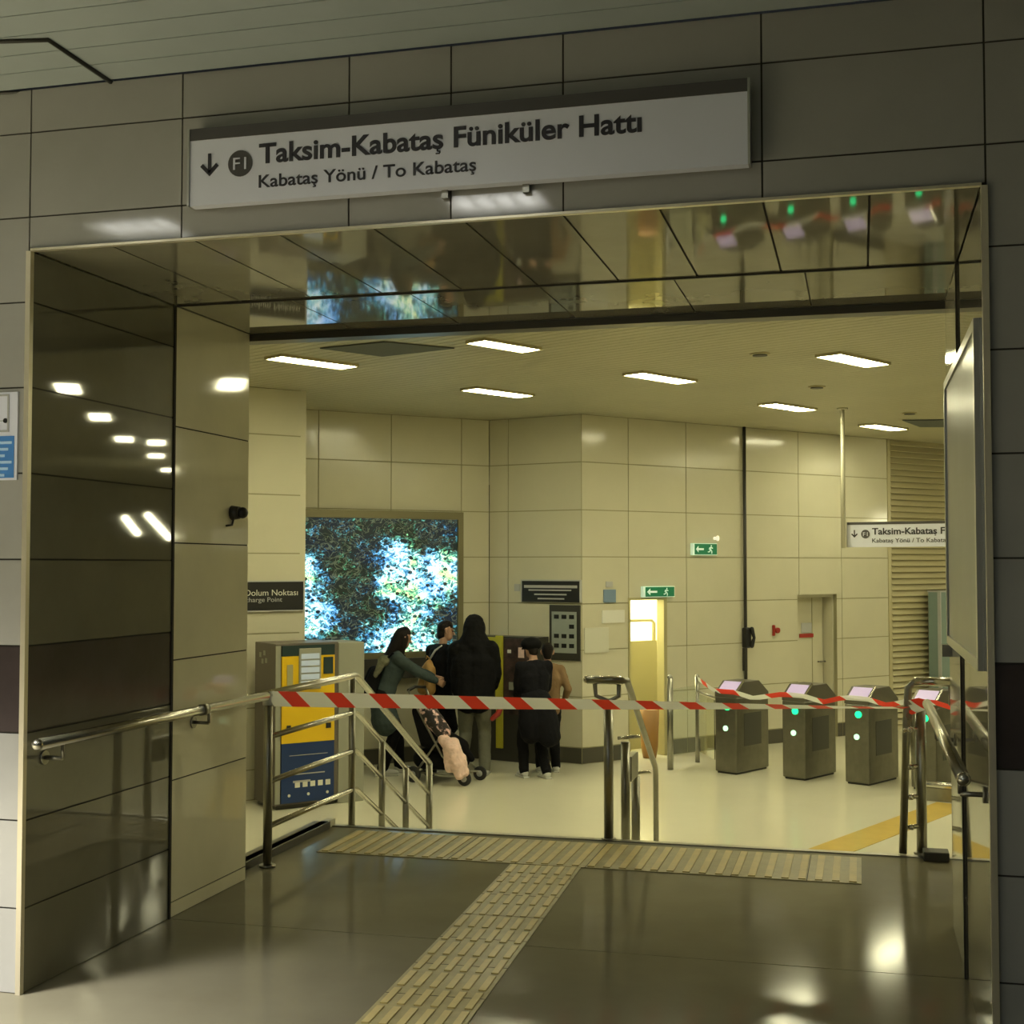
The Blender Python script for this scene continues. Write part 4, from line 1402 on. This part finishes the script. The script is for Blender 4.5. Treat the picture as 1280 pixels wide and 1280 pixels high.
# ------------------------------------------------------------------ people
def baked(name, chains, voxel, mt, parent, smooth=3, balls=(), wrinkle=0.0):
    b = BM()
    for pts, rad in chains:
        tube(b, pts, rad, seg=14, round_end=True)
    for c, r, s in balls:
        ball(b, c, r, s)
    me = bpy.data.meshes.new(name)
    b.to_mesh(me); b.free()
    o = bpy.data.objects.new(name, me)
    COL.objects.link(o)
    r = o.modifiers.new('r', 'REMESH'); r.mode = 'VOXEL'; r.voxel_size = voxel; r.use_smooth_shade = True
    s = o.modifiers.new('s', 'SMOOTH'); s.iterations = smooth; s.factor = .5
    if wrinkle:
        tx = bpy.data.textures.new('folds', 'CLOUDS'); tx.noise_scale = .09
        d = o.modifiers.new('d', 'DISPLACE'); d.texture = tx; d.strength = wrinkle; d.mid_level = .5
    dg = bpy.context.evaluated_depsgraph_get(); dg.update()
    me2 = bpy.data.meshes.new_from_object(o.evaluated_get(dg))
    bpy.data.objects.remove(o)
    me2.name = name
    me2.materials.clear(); me2.materials.append(M[mt])
    for p in me2.polygons: p.use_smooth = True
    o2 = bpy.data.objects.new(name, me2)
    COL.objects.link(o2)
    if parent is not None: setpar(o2, parent)
    return o2


def ik(a, b, l1, l2, hint):
    a, b = Vector(a), Vector(b)
    d = b - a
    L = min(d.length, (l1 + l2) * .995)
    d = d.normalized()
    b = a + d * L
    x = (l1 * l1 - l2 * l2 + L * L) / (2 * L)
    h = sqrt(max(0, l1 * l1 - x * x))
    hv = Vector(hint); hv = (hv - d * hv.dot(d)).normalized()
    return a + d * x + hv * h, b


def person(label, loc, face, H, lean=0, head_pitch=10, head_yaw=0, handL=None, handR=None, footL=(-.09, 0), footR=(.09, 0),
           top='blackcloth', bottom='blackcloth', shoe='shoe', coat=False, hood=False, hair=True, cap=False, bulk=1.0, long_hair=False, group=None):
    """local frame: +y = facing direction, x = the person's right"""
    t = thing('person', label, 'person', (loc[0], loc[1], LOW), group)
    R = Matrix.Rotation(face, 3, 'Z')
    base = Vector((loc[0], loc[1], LOW))

    def W(p): return base + R @ Vector(p)
    s = H / 1.72
    # skeleton
    hipz = .90 * s
    ln = radians(lean)
    hipb = Vector((0, -.35 * sin(ln) * s, hipz - .02 * s * (1 - cos(ln))))

    def T(y, z, x=0):   # a point of the torso, z above hip
        return hipb + Vector((x, y * cos(ln) + z * sin(ln), z * cos(ln) - y * sin(ln)))
    waist = T(0, .16 * s); chest = T(.01 * s, .36 * s); neckb = T(0, .52 * s); 
    sh = .175 * s * (1 if bulk < 1.05 else 1.05)
    shL, shR = T(0, .475 * s, -sh), T(0, .475 * s, sh)
    hp = ln * .55 + radians(head_pitch)
    hd = Vector((0, sin(hp), cos(hp)))
    hf = Vector((-sin(radians(head_yaw)), cos(hp) * cos(radians(head_yaw)), -sin(hp)))  # face direction
    hf = (hf - hd * hf.dot(hd)).normalized()
    hr = hf.cross(hd)
    neckt = neckb + hd * .07 * s
    hc = neckt + hd * .125 * s + hf * .015 * s
    # limbs
    legs = []
    for sgn, ft in ((-1, footL), (1, footR)):
        hip = hipb + Vector((sgn * .085 * s, 0, -.02))
        ank = Vector((ft[0], ft[1], .075 * s))
        k, ank = ik(hip, ank, .43 * s, .42 * s, (0, 1, 0))
        legs.append((hip, k, ank, sgn))
    arms = []
    for sgn, hnd, S in ((-1, handL, shL), (1, handR, shR)):
        if hnd is None:
            hnd = (sgn * (sh + .07), .06 + hipb.y + .25 * sin(ln), hipz - .10)
        e, wr = ik(S, Vector(hnd), .28 * s, .25 * s, (sgn * .5, -1, -.4))
        arms.append((S, e, wr, sgn))
    # body
    ch = []; bl = []
    ch.append(([W(hipb + Vector((-.05 * s, 0, 0))), W(waist + Vector((-.04 * s, 0, 0))), W(chest + Vector((-.06 * s, 0, 0))), W(T(0, .44 * s, -.05 * s))], [.105 * s, .095 * s, .11 * s, .085 * s]))
    ch.append(([W(hipb + Vector((.05 * s, 0, 0))), W(waist + Vector((.04 * s, 0, 0))), W(chest + Vector((.06 * s, 0, 0))), W(T(0, .44 * s, .05 * s))], [.105 * s, .095 * s, .11 * s, .085 * s]))
    ch.append(([W(shL), W(neckb), W(shR)], [.05 * s, .06 * s, .05 * s]))
    ch.append(([W(neckb), W(neckt + hd * .03 * s)], [.055 * s, .05 * s]))
    ch.append(([W(hc - hd * .06 * s + hf * .035 * s), W(hc + hd * .035 * s - hf * .005 * s)], [.055 * s, .083 * s]))
    ch.append(([W(hc - hd * .02 * s + hf * .005 * s), W(hc + hd * .04 * s - hf * .022 * s)], [.07 * s, .078 * s]))
    ch.append(([W(hc + hf * .082 * s + hd * .01 * s), W(hc + hf * .103 * s - hd * .022 * s)], [.009 * s, .014 * s]))   # nose
    ch.append(([W(hc + hf * .074 * s - hd * .055 * s - hr * .016 * s), W(hc + hf * .074 * s - hd * .055 * s + hr * .016 * s)], [.010 * s, .010 * s]))  # mouth
    for sg in (-1, 1):
        ch.append(([W(hc + hr * sg * .082 * s + hd * .012 * s - hf * .01 * s), W(hc + hr * sg * .080 * s - hd * .025 * s)], [.018 * s, .012 * s]))
        ch.append(([W(hc + hf * .076 * s + hr * sg * .045 * s + hd * .026 * s), W(hc + hf * .084 * s + hr * sg * .015 * s + hd * .024 * s)], [.009 * s, .009 * s]))  # brow
    for hip, k, ank, sg in legs:
        ch.append(([W(hip), W(k)], [.085 * s, .055 * s])); ch.append(([W(k), W(k * .6 + ank * .4 + Vector((0, -.012, 0))), W(ank)], [.055 * s, .052 * s, .036 * s]))
        ch.append(([W(ank + Vector((0, -.03, -.03 * s))), W(ank + Vector((0, .13 * s, -.045 * s)))], [.032 * s, .024 * s]))
    for S, e, wr, sg in arms:
        ch.append(([W(S), W(e)], [.048 * s, .037 * s])); ch.append(([W(e), W(wr)], [.038 * s, .026 * s]))
        d = (wr - e).normalized()
        side = d.cross(Vector((sg, 0, 0)));
        side = side.normalized() if side.length > .2 else Vector((0, 1, 0))
        inn = side.cross(d).normalized()
        if inn.x * sg > 0: inn = -inn
        pe = wr + d * .075 * s
        for o_ in (-.022, 0, .022):
            ch.append(([W(wr + side * o_ * .5 * s), W(pe + side * o_ * s)], [.020 * s, .015 * s]))
        for fi, (o_, fl) in enumerate(((-.033, .062), (-.011, .074), (.011, .070), (.032, .055))):
            f0 = pe + side * o_ * s
            f1 = f0 + (d * .92 + inn * .35).normalized() * fl * .5 * s
            f2 = f1 + (d * .55 + inn * .8).normalized() * fl * .5 * s
            ch.append(([W(f0), W(f1), W(f2)], [.0095 * s, .0088 * s, .0075 * s]))
        t0 = wr + d * .025 * s - side * .022 * s
        t1 = t0 + (d * .6 - side * .75 + inn * .25).normalized() * .035 * s
        ch.append(([W(t0), W(t1), W(t1 + (d * .8 - side * .2 + inn * .45).normalized() * .03 * s)], [.012 * s, .010 * s, .0085 * s]))
    baked('body', ch, .0065, 'skin', t, smooth=2)
    b = BM()
    for sg in (-1, 1): ball(b, W(hc + hf * .079 * s + hr * sg * .031 * s + hd * .008 * s), .0085 * s, seg=10)
    obj('eyes', b, 'black', t)
    # jacket
    k = bulk
    g = .022 * k
    jc = []
    for sg in (-1, 1):
        pts = [W(hipb + Vector((sg * .055 * s, 0, -.05 * s))), W(waist + Vector((sg * .05 * s, 0, 0))), W(chest + Vector((sg * .068 * s, 0, 0))), W(T(0, .44 * s, sg * .06 * s))]
        rr = [.118 * s * k, .112 * s * k, .125 * s * k, .095 * s * k]
        if coat:
            pts = [W(Vector((sg * .075 * s, hipb.y + .04, .60 * s)))] + pts
            rr = [.145 * s * k] + rr
        jc.append((pts, rr))
    jc.append(([W(shL), W(neckb - hd * .02), W(shR)], [.066 * s, .078 * s, .066 * s]))
    for S, e, wr, sg in arms:
        jc.append(([W(S), W(e)], [.068 * s * k, .054 * s * k])); jc.append(([W(e), W(e.lerp(wr, .93))], [.054 * s * k, .041 * s * k]))
    if hood:
        jc.append(([W(neckb - hf * .02 * s), W(neckt), W(hc + hd * .0 * s - hf * .02 * s)], [.125 * s, .13 * s, .13 * s]))
        for sg in (-1, 1): jc.append(([W(hc - hd * .06 * s - hf * .02 * s + hr * sg * .02), W(T(-.01 * s, .44 * s, sg * .13 * s)), W(T(-.02 * s, .25 * s, sg * .17 * s)), W(T(-.02, .04 * s, sg * .17 * s))], [.10 * s, .095 * s, .085 * s, .075 * s]))
        jc.append(([W(hc - hf * .02 * s), W(hc + hd * .045 * s - hf * .02 * s)], [.130 * s, .112 * s]))
    baked('jacket', jc, .010, top, t, smooth=4, wrinkle=.02)
    tc_ = []
    for hip, kk, ank, sg in legs:
        tc_.append(([W(hip + Vector((0, 0, .04))), W(hip.lerp(kk, .5)), W(kk)], [.104 * s, .092 * s, .076 * s])); tc_.append(([W(kk), W(ank + Vector((0, 0, .01)))], [.074 * s, .064 * s]))
    tc_.append(([W(hipb + Vector((-.05, 0, .04))), W(hipb + Vector((.05, 0, .04)))], [.11 * s, .11 * s]))
    baked('trousers', tc_, .010, bottom, t, smooth=4, wrinkle=.018)
    for hip, kk, ank, sg in legs:
        b = BM()
        fo = Vector((0, 1, 0))
        o0 = ank + Vector((0, -.045 * s, 0)); o0.z = .0
        ball(b, W(o0 + Vector((0, .03 * s, .048))), .05 * s, (1, 1, .95)); 
        tube(b, [W(Vector((ank.x, ank.y - .02, .045 * s))), W(Vector((ank.x, ank.y + .09 * s, .040 * s))), W(Vector((ank.x, ank.y + .16 * s, .034 * s)))], [.044 * s, .040 * s, .030 * s], round_end=True)
        so = obj('shoe', b, shoe if shoe != 'mix' else 'blackcloth', t)
        b = BM()
        c = W(Vector((ank.x, ank.y + .05 * s, .009)))
        box(b, c, (.085 * s, .27 * s, .016), rz=face)
        obj('sole', b, 'shoe', so, bevel=.006)
    if hair and not hood:
        hch = [([W(hc + hd * .03 * s - hf * .028 * s), W(hc + hd * .055 * s - hf * .004 * s)], [.088 * s, .082 * s])]
        hch.append(([W(hc - hf * .035 * s + hd * .03 * s), W(hc - hf * .045 * s - hd * .05 * s)], [.080 * s, .062 * s]))
        if long_hair:
            hch.append(([W(hc - hf * .045 * s), W(neckt - hf * .06 * s - hd * .05 * s), W(T(-.09 * s, .38 * s)), W(T(-.10 * s, .24 * s))], [.08 * s, .075 * s, .065 * s, .03 * s]))
            for sg in (-1, 1): hch.append(([W(hc + hr * sg * .06 * s), W(neckb + hr * sg * .07 * s + hf * .03 * s)], [.045 * s, .03 * s]))
        baked('hair', hch, .009, 'hair', t, smooth=2, wrinkle=.012)
    if cap:
        b = BM()
        ball(b, W(hc + hd * .050 * s - hf * .015 * s), .135 * s, (1, 1, .66))
        P0 = W(hc + hf * .06 * s + hd * .045 * s); P1 = W(hc + hf * .15 * s + hd * .025 * s)
        q = R @ hr
        prism(b, [P0 - q * .07 * s, P0 + q * .07 * s, P1 + q * .045 * s, P1 - q * .045 * s], Z_, .008)
        obj('cap', b, 'blackcloth', t)
    return t, W, dict(T=T, arms=arms, hc=hc, hd=hd, hf=hf, hr=hr, s=s)


# hooded person in the middle, seen from behind
pc_ = atz(592, 969, LOW)
t, W, I = person('person in a hooded black jacket and grey trousers, seen from behind before the dark machine', (pc_.x, pc_.y), radians(8), 1.72, lean=4,
                 top='blackcloth', bottom='greycloth', hood=True, bulk=1.5, handL=(-.20, .22, .92), handR=(.18, .25, .95), footL=(-.13, -.02), footR=(.12, .03))
# person with tan backpack
pb_ = atz(545, 966, LOW)
t, W, I = person('person in a black jacket wearing a tan backpack, left of the hooded person', (pb_.x - .05, pb_.y + .33), radians(-32), 1.66, lean=6, head_pitch=8, head_yaw=-35,
                 top='blackcloth', bottom='blackcloth', bulk=1.1, handL=(-.16, .26, .95), handR=(.2, .2, .9), footL=(-.1, .0), footR=(.1, -.06))
T_ = I['T']
b = BM()
bc = W(T_(-.17, .16, -.03))
bt = thing('backpack', 'tan leather backpack on the back of the person in the black jacket', 'backpack', bc)
me_c = [([W(T_(-.165, .02, -.08)), W(T_(-.165, .24, -.06))], [.07, .055]), ([W(T_(-.165, .02, .04)), W(T_(-.165, .24, .03))], [.07, .055]), ([W(T_(-.17, .24, -.06)), W(T_(-.165, .31, -.01)), W(T_(-.17, .24, .03))], [.05, .05, .05])]
baked('bag', me_c, .010, 'tancloth', bt, smooth=5)
b = BM(); tube(b, [W(T_(-.16, .33, -.03)), W(T_(-.10, .46, .0)), W(T_(-.05, .52, .06))], .012, seg=8); obj('strap', b, 'grey', bt)
b = BM(); tube(b, [W(T_(-.18, .36, -.05)), W(T_(-.20, .39, -.02)), W(T_(-.18, .36, .01))], .008, seg=8); obj('handle', b, 'tancloth', bt)
# person bending over the stroller
pa_ = atz(492, 968, LOW)
t, W, I = person('person in a grey green jacket with long dark hair leaning towards the pushchair', (pa_.x - .02, pa_.y), radians(-62), 1.64, lean=20, head_pitch=6, head_yaw=10,
                 top='tealcloth', bottom='blackcloth', long_hair=True, coat=True, handL=(-.10, .62, .98), handR=(.12, .60, .95), footL=(-.1, .10), footR=(.1, -.12), bulk=1.08)
T_ = I['T']
sb = thing('shoulder_bag', 'black shoulder bag on the person leaning towards the pushchair', 'bag', W(T_(-.16, .1, .05)))
baked('bag', [([W(T_(-.17, .02, -.06)), W(T_(-.17, .22, -.06))], [.08, .07]), ([W(T_(-.17, .02, .10)), W(T_(-.17, .22, .10))], [.08, .07])], .012, 'blackcloth', sb, smooth=5)
b = BM(); tube(b, [W(T_(-.16, .26, .1)), W(T_(-.08, .48, .12)), W(T_(.06, .50, .14)), W(T_(.12, .36, .12))], .014, seg=8); obj('strap', b, 'blackcloth', sb)
baked('scarf', [([W(T_(-.13, .36, .16)), W(T_(-.08, .42, .0)), W(T_(-.12, .36, -.14))], [.05, .055, .05]), ([W(T_(-.14, .38, .14)), W(T_(-.17, .20, .18))], [.05, .03])], .009, 'olive', t, smooth=2, wrinkle=.03)
# person in black coat and cap facing left
pd_ = atz(668, 972, LOW)
t, W, I = person('short person in a long black coat and black cap, right of the yellow edged machine', (pd_.x, pd_.y), radians(38), 1.50, lean=5, head_pitch=16, head_yaw=10,
                 top='navycloth', bottom='blackcloth', cap=True, bulk=1.12, shoe='shoe', handL=(-.10, .26, .84), handR=(.10, .24, .86), footL=(-.1, .05), footR=(.1, -.1), coat=False)
T_ = I['T']
baked('coat_skirt', [([W(T_(-.02, .05, .02)), W((.08, -.08, .62)), W((.12, -.12, .46))], [.15, .16, .13]), ([W(T_(-.02, .05, -.04)), W((-.05, -.04, .60)), W((-.05, -.04, .50))], [.14, .15, .13])], .010, 'navycloth', t, smooth=4, wrinkle=.02)
b = BM(); ball(b, W((-.02, .30, .86)), .05, (1.4, .6, .8)); 
tag(obj('purse', b, 'blackcloth'), 'small black purse in the hands of the short person in the cap', 'purse')
# person in tan jacket behind
pe_ = atz(685, 965, LOW)
t, W, I = person('person in a brown jacket mostly hidden behind the short person in the cap', (pe_.x, pe_.y), radians(20), 1.42, lean=3, head_pitch=10,
                 top='browncloth', bottom='blackcloth', handL=(-.12, .28, .85), handR=(.2, .1, .78), shoe='shoe')

# ------------------------------------------------------------------ pushchair
sp = atz(550, 976, LOW)
t = thing('pushchair', 'black pushchair with flowery lining between the people', 'pushchair', sp)
r0 = radians(-8)
su = Vector((cos(r0), sin(r0), 0)); sv = Vector((-sin(r0), cos(r0), 0))
def S(a, b_, c): return sp + su * a + sv * b_ + Z_ * c
for sd_ in (-.2, .2):
    b = BM(); tube(b, [S(-.28, sd_, .97), S(-.22, sd_, .86), S(.12, sd_, .30), S(.36, sd_, .09)], .013, seg=10); obj('frame_tube', b, 'steel_d', t)
    b = BM(); tube(b, [S(-.20, sd_, .09), S(.12, sd_, .52)], .012, seg=10); obj('frame_tube', b, 'steel_d', t)
    for a_, rr in ((.38, .075), (-.22, .085)):
        b = BM()
        tube(b, [S(a_, sd_ - .018, rr), S(a_, sd_ + .018, rr)], rr, seg=24)
        wh = obj('wheel', b, 'rubber', t, bevel=.008)
        b = BM(); tube(b, [S(a_, sd_ - .023, rr), S(a_, sd_ + .023, rr)], rr * .45, seg=16); obj('hub', b, 'grey', wh)
b = BM(); tube(b, [S(-.28, -.2, .97), S(-.30, 0, .99), S(-.28, .2, .97)], .017, seg=10); obj('handle', b, 'black', t)
b = BM(); tube(b, [S(-.22, -.2, .09), S(-.22, .2, .09)], .009, seg=8); tube(b, [S(-.22, -.16, .10), S(.38, -.16, .10)], .012, seg=8); tube(b, [S(-.22, .16, .10), S(.38, .16, .10)], .012, seg=8); obj('axle', b, 'steel_d', t)
baked('seat', [([S(-.20, -.1, .74), S(-.08, -.1, .46), S(.20, -.1, .36)], [.08, .12, .09]), ([S(-.20, .1, .74), S(-.08, .1, .46), S(.20, .1, .36)], [.08, .12, .09]),
               ([S(.20, -.1, .36), S(.32, -.1, .24)], [.06, .04]), ([S(.20, .1, .36), S(.32, .1, .24)], [.06, .04])], .010, 'blackcloth', t, smooth=4)
baked('lining', [([S(-.12, -.14, .80), S(.0, -.15, .66), S(.12, -.16, .54)], [.08, .10, .08])], .010, 'floral', t, smooth=3, wrinkle=.02)
baked('basket', [([S(-.16, -.08, .24), S(.22, -.08, .22)], [.11, .09]), ([S(-.16, .08, .24), S(.22, .08, .22)], [.11, .09])], .012, 'blackcloth', t, smooth=4)
bl = baked('blanket', [([S(.14, -.20, .47), S(.22, -.22, .44), S(.28, -.24, .30), S(.36, -.26, .12)], [.055, .085, .10, .05]), ([S(.20, -.16, .44), S(.33, -.20, .28), S(.40, -.22, .14)], [.05, .06, .04]), ([S(.2, -.24, .38), S(.24, -.26, .18)], [.05, .05])], .009, 'pink', None, smooth=3, wrinkle=.045)
tag(bl, 'pink fluffy blanket hanging over the front of the pushchair', 'blanket')
# red hand bag strap at hooded person's side
q = atY(622, 893, pc_.y + .02)
b = baked('shopping_bag', [([q + Vector((.04, 0, .08)), q + Vector((.0, 0, 0)), q + Vector((-.06, 0, -.05))], [.028, .035, .028])], .008, 'redp', None, smooth=3, wrinkle=.02)
tag(b, 'small red bag held at the right side of the hooded person', 'bag')
print('objects', len(bpy.data.objects))
